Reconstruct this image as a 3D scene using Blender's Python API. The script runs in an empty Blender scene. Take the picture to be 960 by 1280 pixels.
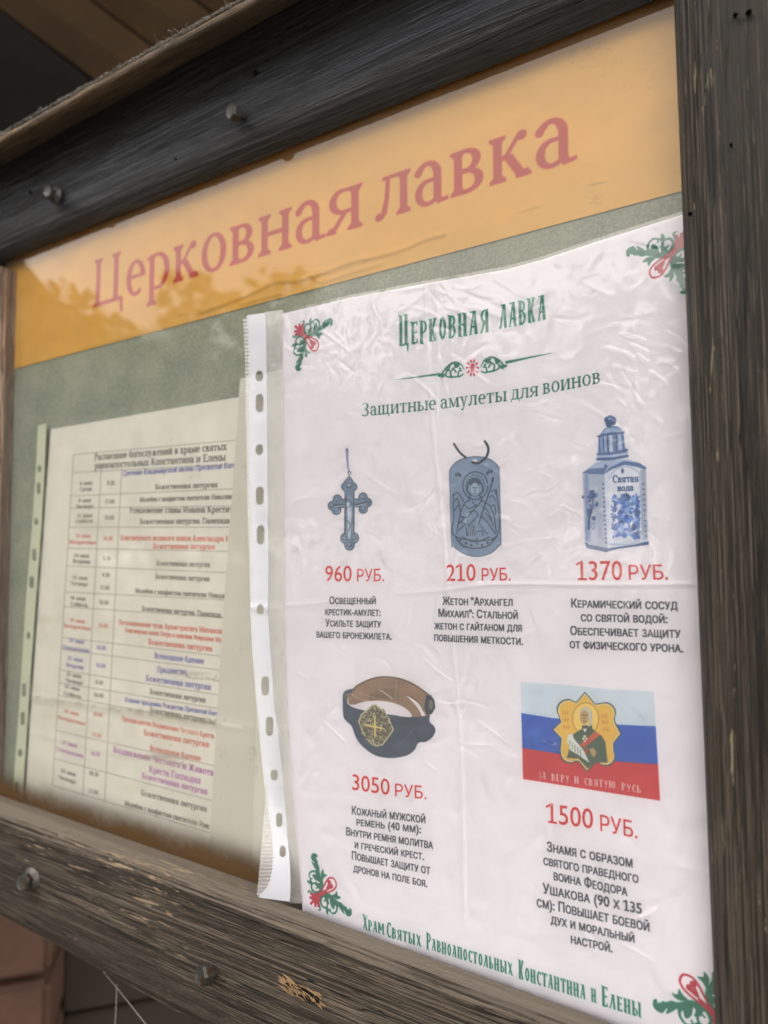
import bpy, bmesh, math, random
import numpy as np
from mathutils import Vector, Matrix, geometry

SC = bpy.context.scene
COL = SC.collection
rng = np.random.default_rng(7)
random.seed(7)

# ------------------------------------------------------------------ camera, world, sun, exposure
FPX, CX, CY, HCAM = 850.0, 480.0, 640.0, 260.656          # focal length and centre in photo pixels, camera distance to the glass in mm
ROT = np.array([[0.84700885, 0.0031349, 0.53156955],
                [-0.03732372, 0.9978654, 0.05358718],
                [-0.53026687, -0.06522897, 0.84531783]])
cam_d = bpy.data.cameras.new('camera')
cam_d.sensor_fit = 'VERTICAL'
cam_d.sensor_height = 36.0
cam_d.lens = FPX / 1280.0 * 36.0
cam_d.clip_start = 0.01
cam_d.clip_end = 500
cam_d.dof.use_dof = True
cam_d.dof.focus_distance = 0.275
cam_d.dof.aperture_fstop = 8.0
cam = bpy.data.objects.new('camera', cam_d)
COL.objects.link(cam)
def w2b(v): return Vector((v[0], v[2], -v[1]))
m = Matrix.Identity(4)
for i, v in enumerate((w2b(ROT[0]), -w2b(ROT[1]), -w2b(ROT[2]))):
    for j in range(3): m[j][i] = v[j]
m[1][3] = -HCAM / 1000
cam.matrix_world = m
SC.camera = cam

SUN_EL, SUN_AZ = math.radians(50), math.radians(206)      # azimuth clockwise from +Y
world = bpy.data.worlds.new('World'); SC.world = world
world.use_nodes = True
wn = world.node_tree
bg = wn.nodes['Background']
sky = wn.nodes.new('ShaderNodeTexSky')
sky.sky_type = 'NISHITA'; sky.sun_disc = False
sky.sun_elevation = SUN_EL; sky.sun_rotation = SUN_AZ
sky.dust_density = 4.0; sky.air_density = 1.0; sky.ozone_density = 1.0
# thin overcast veil over the sky: whitens the blue evenly
veil = wn.nodes.new('ShaderNodeMix'); veil.data_type = 'RGBA'
veil.inputs[0].default_value = 0.94
veil.inputs[7].default_value = (13.6, 12.8, 11.8, 1)
wn.links.new(sky.outputs[0], veil.inputs[6])
wn.links.new(veil.outputs[2], bg.inputs[0])
bg.inputs[1].default_value = 0.10
sun_d = bpy.data.lights.new('sun', 'SUN'); sun_d.energy = 0.6; sun_d.angle = math.radians(16); sun_d.color = (1, 0.96, 0.9)
sun = bpy.data.objects.new('sun', sun_d); COL.objects.link(sun)
sd = Vector((math.sin(SUN_AZ) * math.cos(SUN_EL), math.cos(SUN_AZ) * math.cos(SUN_EL), math.sin(SUN_EL)))
sun.rotation_euler = sd.to_track_quat('Z', 'Y').to_euler()
SC.view_settings.view_transform = 'Standard'
SC.view_settings.look = 'None'
SC.view_settings.exposure = 1.56
SC.view_settings.gamma = 1
SC.cycles.use_denoising = True
SC.cycles.denoising_prefilter = 'ACCURATE'
SC.cycles.max_bounces = 8
SC.cycles.transparent_max_bounces = 24

# ------------------------------------------------------------------ helpers
def ray(x, y):
    return ROT.T @ np.array([(x - CX) / FPX, (y - CY) / FPX, 1.0])
def un(x, y, p=0.0):
    """photo pixel -> (X, Z) in mm on the plane p mm in front of the glass"""
    d = ray(x, y); s = (HCAM - p) / d[2]
    return d[0] * s, -d[1] * s
def unv(P, p=0.0):
    P = np.asarray(P, float)
    v = np.stack([(P[:, 0] - CX) / FPX, (P[:, 1] - CY) / FPX, np.ones(len(P))], 1) @ ROT
    s = (HCAM - p) / v[:, 2]
    return np.stack([v[:, 0] * s, -v[:, 1] * s], 1)
def along(x, y, dist):
    """world point (m) on the ray of a photo pixel at the given distance (m)"""
    d = ray(x, y); d = d / np.linalg.norm(d) * dist
    return Vector((d[0], d[2] - HCAM / 1000, -d[1]))
def link(name, me, mat=None, parent=None, label=None, cat=None, group=None, kind=None):
    o = bpy.data.objects.new(name, me); COL.objects.link(o)
    if mat is not None and me is not None: me.materials.append(mat)
    if parent: o.parent = parent
    if label: o['label'] = label
    if cat: o['category'] = cat
    if group: o['group'] = group
    if kind: o['kind'] = kind
    return o
def empty(name, label, cat, loc=(0, 0, 0), group=None):
    o = bpy.data.objects.new(name, None); COL.objects.link(o); o.location = loc
    o['label'] = label; o['category'] = cat
    if group: o['group'] = group
    o.empty_display_size = .01
    return o
def mesh(name, v, f, smooth=False):
    me = bpy.data.meshes.new(name)
    me.from_pydata([tuple(map(float, p)) for p in v], [], [tuple(int(i) for i in q) for q in f])
    me.update()
    if smooth: me.polygons.foreach_set('use_smooth', [True] * len(me.polygons))
    return me
def grid_faces(nu, nv):
    return [(i * nv + j, (i + 1) * nv + j, (i + 1) * nv + j + 1, i * nv + j + 1) for i in range(nu - 1) for j in range(nv - 1)]
def tube(pts, r, n=6):
    pts = [Vector(p) for p in pts]; v = []; f = []
    for i, p in enumerate(pts):
        t = (pts[min(i + 1, len(pts) - 1)] - pts[max(i - 1, 0)]).normalized()
        a = t.orthogonal().normalized(); b = t.cross(a)
        rr = r[i] if hasattr(r, '__len__') else r
        for k in range(n):
            an = 2 * math.pi * k / n
            v.append(p + (a * math.cos(an) + b * math.sin(an)) * rr)
    for i in range(len(pts) - 1):
        for k in range(n):
            f.append((i * n + k, i * n + (k + 1) % n, (i + 1) * n + (k + 1) % n, (i + 1) * n + k))
    return v, f
def vnoise(x, y, seed=0):
    """smooth value noise, x and y arrays"""
    xi = np.floor(x).astype(int); yi = np.floor(y).astype(int); xf = x - xi; yf = y - yi
    xf = xf * xf * (3 - 2 * xf); yf = yf * yf * (3 - 2 * yf)
    def h(a, b):
        n = (a * 374761393 + b * 668265263 + seed * 1442695041) & 0x7fffffff
        n = ((n ^ (n >> 13)) * 1274126177) & 0x7fffffff
        return ((n ^ (n >> 16)) & 0xffff) / 65535.0
    return (h(xi, yi) * (1 - xf) + h(xi + 1, yi) * xf) * (1 - yf) + (h(xi, yi + 1) * (1 - xf) + h(xi + 1, yi + 1) * xf) * yf
def fbm(x, y, seed=0, o=4):
    s = 0; a = .5
    for k in range(o):
        s = s + a * vnoise(x * 2 ** k, y * 2 ** k, seed + k * 17); a *= .5
    return s
def sm(a, b, x):
    t = np.clip((x - a) / (b - a), 0, 1); return t * t * (3 - 2 * t)

# ------------------------------------------------------------------ node materials
class NM:
    def __init__(s, name):
        s.m = bpy.data.materials.new(name); s.m.use_nodes = True
        s.t = s.m.node_tree; s.b = s.t.nodes['Principled BSDF']; s.out = s.t.nodes['Material Output']
        s.co = s.t.nodes.new('ShaderNodeTexCoord').outputs['Object']
    def n(s, t, **k):
        q = s.t.nodes.new(t)
        for a, b in k.items(): setattr(q, a, b)
        return q
    def l(s, a, b): s.t.links.new(a, b)
    def map(s, scale, loc=(0, 0, 0), src=None):
        q = s.n('ShaderNodeMapping'); q.inputs['Scale'].default_value = scale; q.inputs['Location'].default_value = loc
        s.l(src or s.co, q.inputs[0]); return q.outputs[0]
    def noise(s, v, scale=1, detail=6, rough=.6, dist=0):
        q = s.n('ShaderNodeTexNoise'); q.inputs['Scale'].default_value = scale; q.inputs['Detail'].default_value = detail
        q.inputs['Roughness'].default_value = rough; q.inputs['Distortion'].default_value = dist
        s.l(v, q.inputs['Vector']); return q.outputs['Fac']
    def ramp(s, f, stops):
        q = s.n('ShaderNodeValToRGB'); e = q.color_ramp.elements
        while len(e) < len(stops): e.new(.5)
        for k, (p, c) in enumerate(stops):
            e[k].position = p; e[k].color = (*c, 1) if hasattr(c, '__len__') else (c, c, c, 1)
        s.l(f, q.inputs[0]); return q.outputs[0]
    def mix(s, f, a, b, mode='MIX'):
        q = s.n('ShaderNodeMix', data_type='RGBA', blend_type=mode)
        for i, x in ((0, f), (6, a), (7, b)):
            if hasattr(x, 'links') or hasattr(x, 'node'): s.l(x, q.inputs[i])
            elif i == 0: q.inputs[0].default_value = x
            else: q.inputs[i].default_value = (*x, 1)
        return q.outputs[2]
    def math(s, op, a, b=None, clamp=False):
        q = s.n('ShaderNodeMath', operation=op, use_clamp=clamp)
        for i, x in ((0, a), (1, b)):
            if x is None: continue
            if hasattr(x, 'node'): s.l(x, q.inputs[i])
            else: q.inputs[i].default_value = x
        return q.outputs[0]
    def bump(s, h, strength=.5, dist=.001):
        q = s.n('ShaderNodeBump'); q.inputs['Strength'].default_value = strength; q.inputs['Distance'].default_value = dist
        s.l(h, q.inputs['Height']); s.l(q.outputs[0], s.b.inputs['Normal']); return q.outputs[0]
    def col(s, c):
        if hasattr(c, 'node'): s.l(c, s.b.inputs['Base Color'])
        else: s.b.inputs['Base Color'].default_value = (*c, 1)
    def set(s, **k):
        for a, b in k.items():
            i = s.b.inputs[a.replace('_', ' ')]
            if hasattr(b, 'node'): s.l(b, i)
            else: i.default_value = b
        return s

def wood(name, axis, dark, light, peel, peel_amt, rough, seed=0, fine=1.0, spec=.5, up_tone=None, streak=.5, bspec=0, smin=0):
    """weathered stained timber; axis = 0 grain along X, 2 grain along Z"""
    M = NM(name)
    def sc(a, c): v = [c, c, c]; v[axis] = a; return tuple(v)
    off = (seed * 3.1, seed * 1.7, seed * 2.3)
    g1 = M.noise(M.map(sc(13, 480 * fine), off), 1, 8, .68, .25)
    g2 = M.noise(M.map(sc(48, 2000 * fine), off), 1, 5, .75, .1)
    big = M.noise(M.map(sc(4, 28), off), 1, 4, .6)
    g = M.math('ADD', M.math('MULTIPLY', g1, .62), M.math('MULTIPLY', g2, .38))
    c = M.ramp(g, [(.43, dark), (.49, tuple(a * .7 + b * .3 for a, b in zip(dark, light))), (.56, light)])
    stk = M.noise(M.map(sc(15, 2100 * fine), (off[0] + 2, off[1] + 7, off[2])), 1, 3, .6, .1); stm = M.noise(M.map(sc(3, 40), (off[2], off[0], off[1])), 1, 3, .6)
    stk = M.ramp(M.math('ADD', M.math('MULTIPLY', stk, .75), M.math('MULTIPLY', stm, .35)), [(.575 + smin, 0.), (.635 + smin, 1.)])
    c = M.mix(M.math('MULTIPLY', stk, streak), c, tuple(min(1, x * 4.6) for x in light))
    c = M.mix(M.ramp(big, [(.35, 0.0), (.7, 1.0)]), c, M.mix(.5, c, light), 'MIX')
    # long drying cracks
    ck = M.noise(M.map(sc(6, 330), (off[1], off[2] + 3, off[0])), 1, 2, .4, .15)
    ck = M.ramp(M.math('ABSOLUTE', M.math('SUBTRACT', ck, .5)), [(.004, 0.), (.016, 1.)])
    ckm = M.ramp(M.noise(M.map(sc(5, 60), (off[2] + 1, off[0], off[1])), 1, 3, .6), [(.50, 1.), (.58, 0.)])
    crack = M.math('MAXIMUM', ck, ckm)
    c = M.mix(crack, tuple(x * .35 for x in dark), c)
    # worn patches where the stain has flaked off
    if up_tone:      # upward faces get a paler colour, broken up by the grain
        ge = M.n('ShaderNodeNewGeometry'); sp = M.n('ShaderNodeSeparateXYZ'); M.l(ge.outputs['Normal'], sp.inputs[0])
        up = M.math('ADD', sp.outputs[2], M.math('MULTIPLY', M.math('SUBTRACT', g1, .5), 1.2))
        c = M.mix(M.ramp(up, [(.40, 0.), (.85, 1.)]), c, M.mix(g2, tuple(x * .55 for x in up_tone), up_tone))
    pn = M.noise(M.map(sc(52, 560), (off[0] + 5, off[1] + 2, off[2])), 1, 6, .62, .5)
    pm = M.noise(M.map(sc(7, 24), (off[0] + 9, off[1], off[2])), 1, 2, .5)
    pk = M.math('ADD', M.math('MULTIPLY', pn, .7), M.math('MULTIPLY', pm, .42))
    mask = M.ramp(pk, [(.70 - peel_amt, 0.0), (.725 - peel_amt, 1.0)])
    c = M.mix(mask, c, M.mix(g2, peel, tuple(x * .55 for x in peel)))
    M.col(c)
    M.set(Roughness=M.ramp(g, [(.3, rough - .08), (.7, rough + .14)]))
    M.b.inputs['Specular IOR Level'].default_value = .2 if bspec else spec
    h = M.math('SUBTRACT', M.math('ADD', M.math('MULTIPLY', g1, .7), M.math('MULTIPLY', M.math('ADD', g2, M.math('MULTIPLY', crack, .8)), .9)), M.math('MULTIPLY', mask, .35))
    M.bump(h, .85, .0016)
    return M.m

M_TOP = wood('stained_wood_top', 0, (.0045, .0043, .0045), (.027, .030, .038), (.16, .10, .055), -.05, .42, 1, 1.0, .34, streak=.55)
M_STILE = wood('stained_wood_post', 2, (.0042, .0035, .0030), (.023, .0185, .015), (.22, .18, .12), .012, .50, 2, 1.25, .22, streak=.85, smin=.004)
M_BOT = wood('weathered_wood_bottom', 0, (.0065, .005, .0038), (.045, .036, .028), (.27, .205, .14), .022, .62, 3, 1.0, up_tone=(.15, .125, .10), bspec=1)
M_LEFT = wood('reddish_wood_post', 2, (.05, .03, .022), (.24, .16, .12), (.4, .3, .22), 0, .6, 4)
M_ROOFP = wood('old_brown_plank', 0, (.012, .008, .005), (.085, .055, .031), (.25, .18, .11), -.02, .7, 5)

def simple(name, c, rough=.6, metal=0, bump=None, var=.25, scale=60, spec=.12):
    M = NM(name); M.b.inputs['Specular IOR Level'].default_value = spec if metal == 0 else .5
    n = M.noise(M.map((scale,) * 3), 1, 6, .6)
    M.col(M.mix(n, tuple(x * (1 - var) for x in c), tuple(min(1, x * (1 + var)) for x in c)))
    M.set(Roughness=rough, Metallic=metal)
    if bump: M.bump(n, bump[0], bump[1])
    return M.m
M_BOLT = NM('galvanised_steel')
_n = M_BOLT.noise(M_BOLT.map((420,) * 3), 1, 6, .7)
_r = M_BOLT.noise(M_BOLT.map((150,) * 3, (3, 1, 2)), 1, 4, .6)
M_BOLT.col(M_BOLT.mix(M_BOLT.ramp(_r, [(.50, 0.), (.62, 1.)]), M_BOLT.mix(_n, (.025, .024, .023), (.10, .095, .09)), (.06, .03, .018)))
M_BOLT.set(Metallic=.8, Roughness=.5); M_BOLT.bump(_n, .5, .0004); M_BOLT = M_BOLT.m
M_BOLTD = simple('dark_painted_steel', (.035, .035, .037), .45, .4, (.6, .0005), .5, 300)

# ------------------------------------------------------------------ 2D painter: flat print for the sheets and the header
class Canvas:
    def __init__(s, x0, ztop, w, h, res, base):
        s.x0, s.zt, s.w, s.h, s.res = x0, ztop, w, h, res
        s.W, s.H = int(w * res), int(h * res)
        s.a = np.empty((s.H, s.W, 3), np.float32); s.a[:] = np.array(base, np.float32) / 255
    def P(s, pts):
        q = unv(pts); return np.stack([(q[:, 0] - s.x0) * s.res, (s.zt - q[:, 1]) * s.res], 1)
    def raw(s, polys, color, alpha=1.0, bold=0.0, hole=False, orient=True):
        SS = 3
        allp = np.concatenate(polys); b = 2 + bold
        x0 = int(max(0, np.floor(allp[:, 0].min() - b))); x1 = int(min(s.W, np.ceil(allp[:, 0].max() + b)))
        y0 = int(max(0, np.floor(allp[:, 1].min() - b))); y1 = int(min(s.H, np.ceil(allp[:, 1].max() + b)))
        if x1 <= x0 or y1 <= y0: return
        w, h = (x1 - x0) * SS, (y1 - y0) * SS
        A = []; B = []
        for p in polys:
            if not hole and orient:
                ar = np.sum(p[:, 0] * np.roll(p[:, 1], -1) - np.roll(p[:, 0], -1) * p[:, 1])
                if ar < 0: p = p[::-1]
            A.append(p); B.append(np.roll(p, -1, 0))
        A = (np.concatenate(A) - (x0, y0)) * SS; B = (np.concatenate(B) - (x0, y0)) * SS
        d = np.where(B[:, 1] > A[:, 1], 1, -1)
        lo = np.minimum(A[:, 1], B[:, 1]); hi = np.maximum(A[:, 1], B[:, 1])
        r0 = np.clip(np.ceil(lo - .5), 0, h).astype(int); r1 = np.clip(np.ceil(hi - .5), 0, h).astype(int)
        n = np.maximum(r1 - r0, 0); k = n > 0
        A, B, d, r0, n = A[k], B[k], d[k], r0[k], n[k]
        if len(n) == 0: return
        idx = np.repeat(np.arange(len(n)), n)
        rows = np.arange(n.sum()) - np.repeat(np.cumsum(n) - n, n) + r0[idx]
        t = (rows + .5 - A[idx, 1]) / (B[idx, 1] - A[idx, 1])
        xs = A[idx, 0] + t * (B[idx, 0] - A[idx, 0])
        c = np.clip(np.ceil(xs - .5), 0, w).astype(int)
        df = np.zeros((h, w + 1), np.int32); np.add.at(df, (rows, c), d[idx])
        wd = np.cumsum(df, 1)[:, :w]
        msk = (wd % 2 != 0) if hole else (wd != 0)
        r = int(round(bold * SS))
        if r > 0:
            o = msk.copy()
            for q in range(1, r + 1):
                o[:, q:] |= msk[:, :-q]; o[:, :-q] |= msk[:, q:]
            m2 = o.copy()
            for q in range(1, max(1, r * 2 // 3) + 1):
                o[q:] |= m2[:-q]; o[:-q] |= m2[q:]
            msk = o
        cov = msk.reshape(y1 - y0, SS, x1 - x0, SS).mean((1, 3))[..., None] * alpha
        col = np.array(color, np.float32) / 255
        s.a[y0:y1, x0:x1] = s.a[y0:y1, x0:x1] * (1 - cov) + col * cov
    def poly(s, pts, color, alpha=1.0):
        s.raw([s.P(pts)], color, alpha)
    def spoly(s, pts, color, alpha=1.0):
        p = [tuple(q) for q in pts]; s.raw([s.P(smooth_line(p + [p[0]], 5))], color, alpha)
    def polys(s, lst, color, alpha=1.0):
        s.raw([s.P(p) for p in lst], color, alpha)
    def line(s, pts, wpx, color, alpha=1.0, taper=None):
        """wpx is the line width in photo pixels"""
        pts = smooth_line(pts) if len(pts) > 2 else np.array(pts, float)
        s.raw([s.P(p) for p in stroke(pts, wpx, taper)], color, alpha)
    def soft(s, x, y, rx, ry, color, alpha, ang=0):
        c = s.P([(x, y), (x + rx, y), (x, y + ry)])
        ax = c[1] - c[0]; ay = c[2] - c[0]
        ca, sa = math.cos(math.radians(ang)), math.sin(math.radians(ang))
        R = 2.2 * max(np.hypot(*ax), np.hypot(*ay))
        x0, x1 = int(max(0, c[0][0] - R)), int(min(s.W, c[0][0] + R)); y0, y1 = int(max(0, c[0][1] - R)), int(min(s.H, c[0][1] + R))
        if x1 <= x0 or y1 <= y0: return
        X, Y = np.meshgrid(np.arange(x0, x1) - c[0][0], np.arange(y0, y1) - c[0][1])
        D = ax[0] * ay[1] - ax[1] * ay[0]
        u = (X * ay[1] - Y * ay[0]) / D; v = (-X * ax[1] + Y * ax[0]) / D
        u, v = u * ca + v * sa, -u * sa + v * ca
        g = (np.exp(-2 * (u * u + v * v)) * alpha)[..., None]
        s.a[y0:y1, x0:x1] = s.a[y0:y1, x0:x1] * (1 - g) + np.array(color, np.float32) / 255 * g
    def text(s, st, p0, p1, hpx, color, font='sans', alpha=1.0, bold=0.0, caps=False, slant=0.0):
        """st from baseline pixel p0 to p1 of the photo, capital height hpx photo pixels at p0"""
        if font == 'sans': polys, W, ref = sans(st, caps)
        else: polys, W, ref = glyph_line(st, font)
        q = s.P([p0, p1, (p0[0], p0[1] - hpx)])
        d = (q[1] - q[0]) / W; hh = abs(q[2][1] - q[0][1]) / ref
        out = []
        for p in polys:
            xx = p[:, 0] + slant * p[:, 1]
            out.append(np.stack([q[0][0] + d[0] * xx, q[0][1] + d[1] * xx - p[:, 1] * hh], 1))
        s.raw(out, color, alpha, bold, False, font != 'sans')
    def image(s, name):
        a = s.a
        for ax in (0, 1):                                  # slight ink spread
            a = (np.roll(a, 1, ax) + 2 * a + np.roll(a, -1, ax)) / 4
        a = np.clip(a, 0, 1)
        im = bpy.data.images.new(name, s.W, s.H, alpha=False)
        px = np.ones((s.H, s.W, 4), np.float32); px[..., :3] = a[::-1]
        im.pixels.foreach_set(px.ravel()); im.update(); im.pack()
        return im
    def uv(s, X, Z): return (X - s.x0) / s.w, (Z - (s.zt - s.h)) / s.h

def smooth_line(p, k=5):
    p = np.array(p, float); out = []
    for i in range(len(p) - 1):
        a, b, c, d = p[max(i - 1, 0)], p[i], p[i + 1], p[min(i + 2, len(p) - 1)]
        for t in np.linspace(0, 1, k, endpoint=False):
            out.append(.5 * (2 * b + (c - a) * t + (2 * a - 5 * b + 4 * c - d) * t * t + (3 * b - a - 3 * c + d) * t ** 3))
    out.append(p[-1]); return np.array(out)
def stroke(p, w, taper=None):
    """variable-width polyline as a list of convex polygons; taper = (start, end) width factors, 'm' = fat in the middle"""
    p = np.asarray(p, float); n = len(p); out = []
    t = np.linspace(0, 1, n)
    if taper is None: ws = np.full(n, w / 2)
    elif taper == 'm': ws = w / 2 * (.15 + .85 * np.sin(np.pi * t))
    else: ws = w / 2 * (taper[0] + (taper[1] - taper[0]) * t)
    for i in range(n - 1):
        a, b = p[i], p[i + 1]; d = b - a; L = np.hypot(*d)
        if L < 1e-9: continue
        nn = np.array([-d[1], d[0]]) / L
        out.append(np.array([a + nn * ws[i], b + nn * ws[i + 1], b - nn * ws[i + 1], a - nn * ws[i]]))
    an = np.linspace(0, 2 * np.pi, 9)[:-1]
    for i in range(n): out.append(p[i] + ws[i] * np.stack([np.cos(an), np.sin(an)], 1))
    return out
def ell(cx, cy, rx, ry, n=28, rot=0):
    a = np.linspace(0, 2 * np.pi, n + 1)[:-1]; x, y = rx * np.cos(a), ry * np.sin(a)
    r = math.radians(rot); return np.stack([cx + x * math.cos(r) - y * math.sin(r), cy + x * math.sin(r) + y * math.cos(r)], 1)

# sans-serif text outlines from the built-in font
_tc = bpy.data.curves.new('type_setter', 'FONT'); _to = bpy.data.objects.new('type_setter', _tc); COL.objects.link(_to)
_tc.resolution_u = 3
_tc.fill_mode = 'NONE'
_cache = {}
def outline(st):
    _tc.body = st
    dg = bpy.context.evaluated_depsgraph_get(); dg.update()
    ev = _to.evaluated_get(dg); me = ev.to_mesh()
    co = np.array([v.co[:2] for v in me.vertices], float)
    nxt = {}; 
    for e in me.edges: nxt.setdefault(e.vertices[0], []).append(e.vertices[1]); nxt.setdefault(e.vertices[1], []).append(e.vertices[0])
    ev.to_mesh_clear(); loops = []; seen = set()
    for i in range(len(co)):
        if i in seen or i not in nxt: continue
        L = [i]; seen.add(i); cur = min(nxt[i], key=lambda q: abs(q - i))
        while cur not in seen:
            L.append(cur); seen.add(cur)
            c2 = [q for q in nxt[cur] if q not in seen]
            if not c2: break
            cur = min(c2, key=lambda q: abs(q - cur))
        loops.append(co[L])
    return loops
def sglyph(c):
    if c in _cache: return _cache[c]
    n0 = min(p[:, 0].min() for p in outline('Н'))
    lc = outline(c) if c != ' ' else []
    two = outline(c + 'Н'); second = two[len(lc):]
    adv = min(p[:, 0].min() for p in second) - n0
    if c == '1': lc = lc + [np.array([(adv * .16, 0), (adv * .92, 0), (adv * .92, .062), (adv * .16, .062)])]
    if c == '1':
        xm = max(p[:, 0].max() for p in outline('1')); lc = lc + [np.array([(xm - .30, .60), (xm - .30, .53), (xm - .05, .64), (xm - .02, .73)])[::-1]]
        if np.sum(lc[-2][:, 0] * np.roll(lc[-2][:, 1], -1) - np.roll(lc[-2][:, 0], -1) * lc[-2][:, 1]) * np.sum(lc[0][:, 0] * np.roll(lc[0][:, 1], -1) - np.roll(lc[0][:, 0], -1) * lc[0][:, 1]) < 0: lc[-2] = lc[-2][::-1]; lc[-1] = lc[-1][::-1]
    _cache[c] = (lc, adv); return _cache[c]
def sans(st, caps=False):
    x = 0; out = []
    for ch in st:
        k = .80 if (caps and ch.isalpha() and ch.islower()) else 1.0
        lc, adv = sglyph(ch.upper() if k < 1 else ch)
        for p in lc: out.append(p * k + (x, 0))
        x += adv * k + (.012 if caps else 0)
    x0 = min(p[:, 0].min() for p in out); out = [p - (x0, 0) for p in out]
    return out, max(p[:, 0].max() for p in out), .727

# serif letters drawn stroke by stroke; unit = x-height
S_, T_ = .205, .085
def R(x0, y0, x1, y1): return np.array([(x0, y0), (x1, y0), (x1, y1), (x0, y1)], float)
def Q(*p): return np.array(p, float)
def ser(x, y, w, up, bw=.10):
    """slab with small brackets under / over a stem of width w centred at x; up=+1 sits on the baseline"""
    t = .07 * up
    return [Q((x - w / 2 - bw, y), (x + w / 2 + bw, y), (x + w / 2 + bw, y + t), (x - w / 2 - bw, y + t)),
            Q((x - w / 2 - bw * .7, y + t), (x + w / 2 + bw * .7, y + t), (x + w / 2, y + t * 2.1), (x - w / 2, y + t * 2.1))]
def stem(x, y0=0, y1=1, b=1, t=1, w=None):
    w = w or S_; o = [R(x - w / 2, y0, x + w / 2, y1)]
    if b: o += ser(x, y0, w, 1)
    if t: o += ser(x, y1, w, -1)
    return o
def arc(cx, cy, rx, ry, tx, ty, a0, a1, n=18):
    a = np.radians(np.linspace(a0, a1, n)); o = []
    for i in range(n - 1):
        u, v = a[i], a[i + 1]
        o.append(Q((cx + rx * math.cos(u), cy + ry * math.sin(u)), (cx + rx * math.cos(v), cy + ry * math.sin(v)),
                   (cx + (rx - tx) * math.cos(v), cy + (ry - ty) * math.sin(v)), (cx + (rx - tx) * math.cos(u), cy + (ry - ty) * math.sin(u))))
    return o
def dg_(x0, y0, x1, y1, w0, w1=None):
    w1 = w1 or w0; return [Q((x0 - w0 / 2, y0), (x0 + w0 / 2, y0), (x1 + w1 / 2, y1), (x1 - w1 / 2, y1))]
def bowl(x, y0, y1, rx):
    return arc(x, (y0 + y1) / 2, rx, (y1 - y0) / 2, S_, T_, -90, 90) + [R(x - .18, y1 - T_, x, y1), R(x - .18, y0, x, y0 + T_)]
def letter_table():
    L = {}
    def H(x1, x2, h=1, m=None): return stem(x1, 0, h) + stem(x2, 0, h)
    def put(c, w, *parts):
        o = []
        for p in parts: o += p
        L[c] = (o, w)
    put('о', 1.08, arc(.54, .5, .47, .52, S_, T_, 0, 360, 32))
    put('с', .90, arc(.52, .5, .45, .52, S_, T_, 52, 308, 26), [ell(.76, .80, .10, .11)])
    put('е', .95, arc(.50, .5, .43, .52, S_, T_, 0, 310, 28), [R(.1, .50, .92, .50 + T_)])
    put('э', .90, arc(.38, .5, .45, .52, S_, T_, -128, 128, 26), [R(.3, .46, .72, .46 + T_)])
    put('а', 1.0, arc(.43, .29, .36, .31, .19, T_, 90, 300), [R(.43, .52, .66, .60)], [Q((.60, .02), (.80, .16), (.74, .26), (.52, .06))],
        [R(.60, .12, .60 + S_, .74)], arc(.43, .68, .375, .34, S_, .10, 0, 145), [ell(.16, .80, .10, .09)], [Q((.60, .14), (.805, .14), (.84, .07), (1.0, .09), (1.0, .01), (.70, -.02))])
    put('р', 1.12, stem(.26, -.44, 1, 1, 0), [Q((.03, .93), (.16, .94), (.16, .84), (.365, 1.03), (.365, .9), (.03, .88))], arc(.50, .5, .52, .52, S_, T_, -110, 125, 24))
    put('у', 1.02, dg_(.22, 1, .52, .05, S_), dg_(.80, 1, .42, -.28, T_ * 1.2), ser(.2, 1, S_, -1), ser(.80, 1, .09, -1), [ell(.30, -.32, .13, .09)])
    put('х', 1.02, dg_(.22, 1, .78, 0, S_), dg_(.78, 1, .22, 0, T_ * 1.2), ser(.22, 1, S_, -1), ser(.8, 1, .07, -1), ser(.78, 0, S_, 1), ser(.2, 0, .07, 1))
    put('к', 1.12, stem(.26), dg_(.44, .50, .80, .93, .11), [ell(.86, .90, .12, .10)], [Q((.36, .46), (.36, .55), (.52, .60), (.58, .5))], dg_(.86, .03, .50, .56, .22), ser(.90, 0, .2, 1, .08))
    put('в', 1.02, stem(.26), bowl(.50, 0, .55, .42), bowl(.48, .48, 1, .38), [R(.3, .48, .55, .55)])
    put('н', 1.22, H(.26, .96), [R(.3, .46, .95, .56)])
    put('п', 1.22, H(.26, .96), [R(.3, .92, .95, 1)])
    put('и', 1.22, H(.26, .96), dg_(.36, .12, .86, .88, .10))
    put('ю', 1.55, stem(.24), arc(1.02, .5, .45, .52, S_, T_, 0, 360, 28), [R(.3, .46, .6, .55)])
    put('й', 1.22, H(.26, .96), dg_(.36, .12, .86, .88, .10), arc(.61, 1.34, .22, .22, .09, .09, 190, 350))
    put('т', 1.0, stem(.5, 0, 1, 1, 0), [R(.08, .92, .92, 1), Q((.08, .70), (.14, .70), (.18, .94), (.08, .94)), Q((.92, .70), (.86, .70), (.82, .94), (.92, .94))])
    put('г', .86, stem(.26, 0, 1, 1, 1), [R(.3, .92, .80, 1), Q((.80, .68), (.74, .68), (.70, .94), (.80, .94))])
    put('л', 1.14, stem(.88, 0, 1, 1, 1), [R(.24, .92, .9, 1)], [Q((.36, .96), (.46, .96), (.44, .5), (.36, .12), (.24, -.01), (.10, .0), (.2, .12), (.30, .45))], [ell(.13, .06, .11, .09)])
    put('д', 1.16, [R(.86 - S_ / 2, 0, .86 + S_ / 2, 1)], [R(.30, .92, .98, 1)], [Q((.38, .96), (.47, .96), (.40, .3), (.26, .02), (.18, .02), (.30, .4))], [R(.06, 0, 1.12, .09), R(.06, -.24, .14, .05), R(1.04, -.24, 1.12, .05)])
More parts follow.
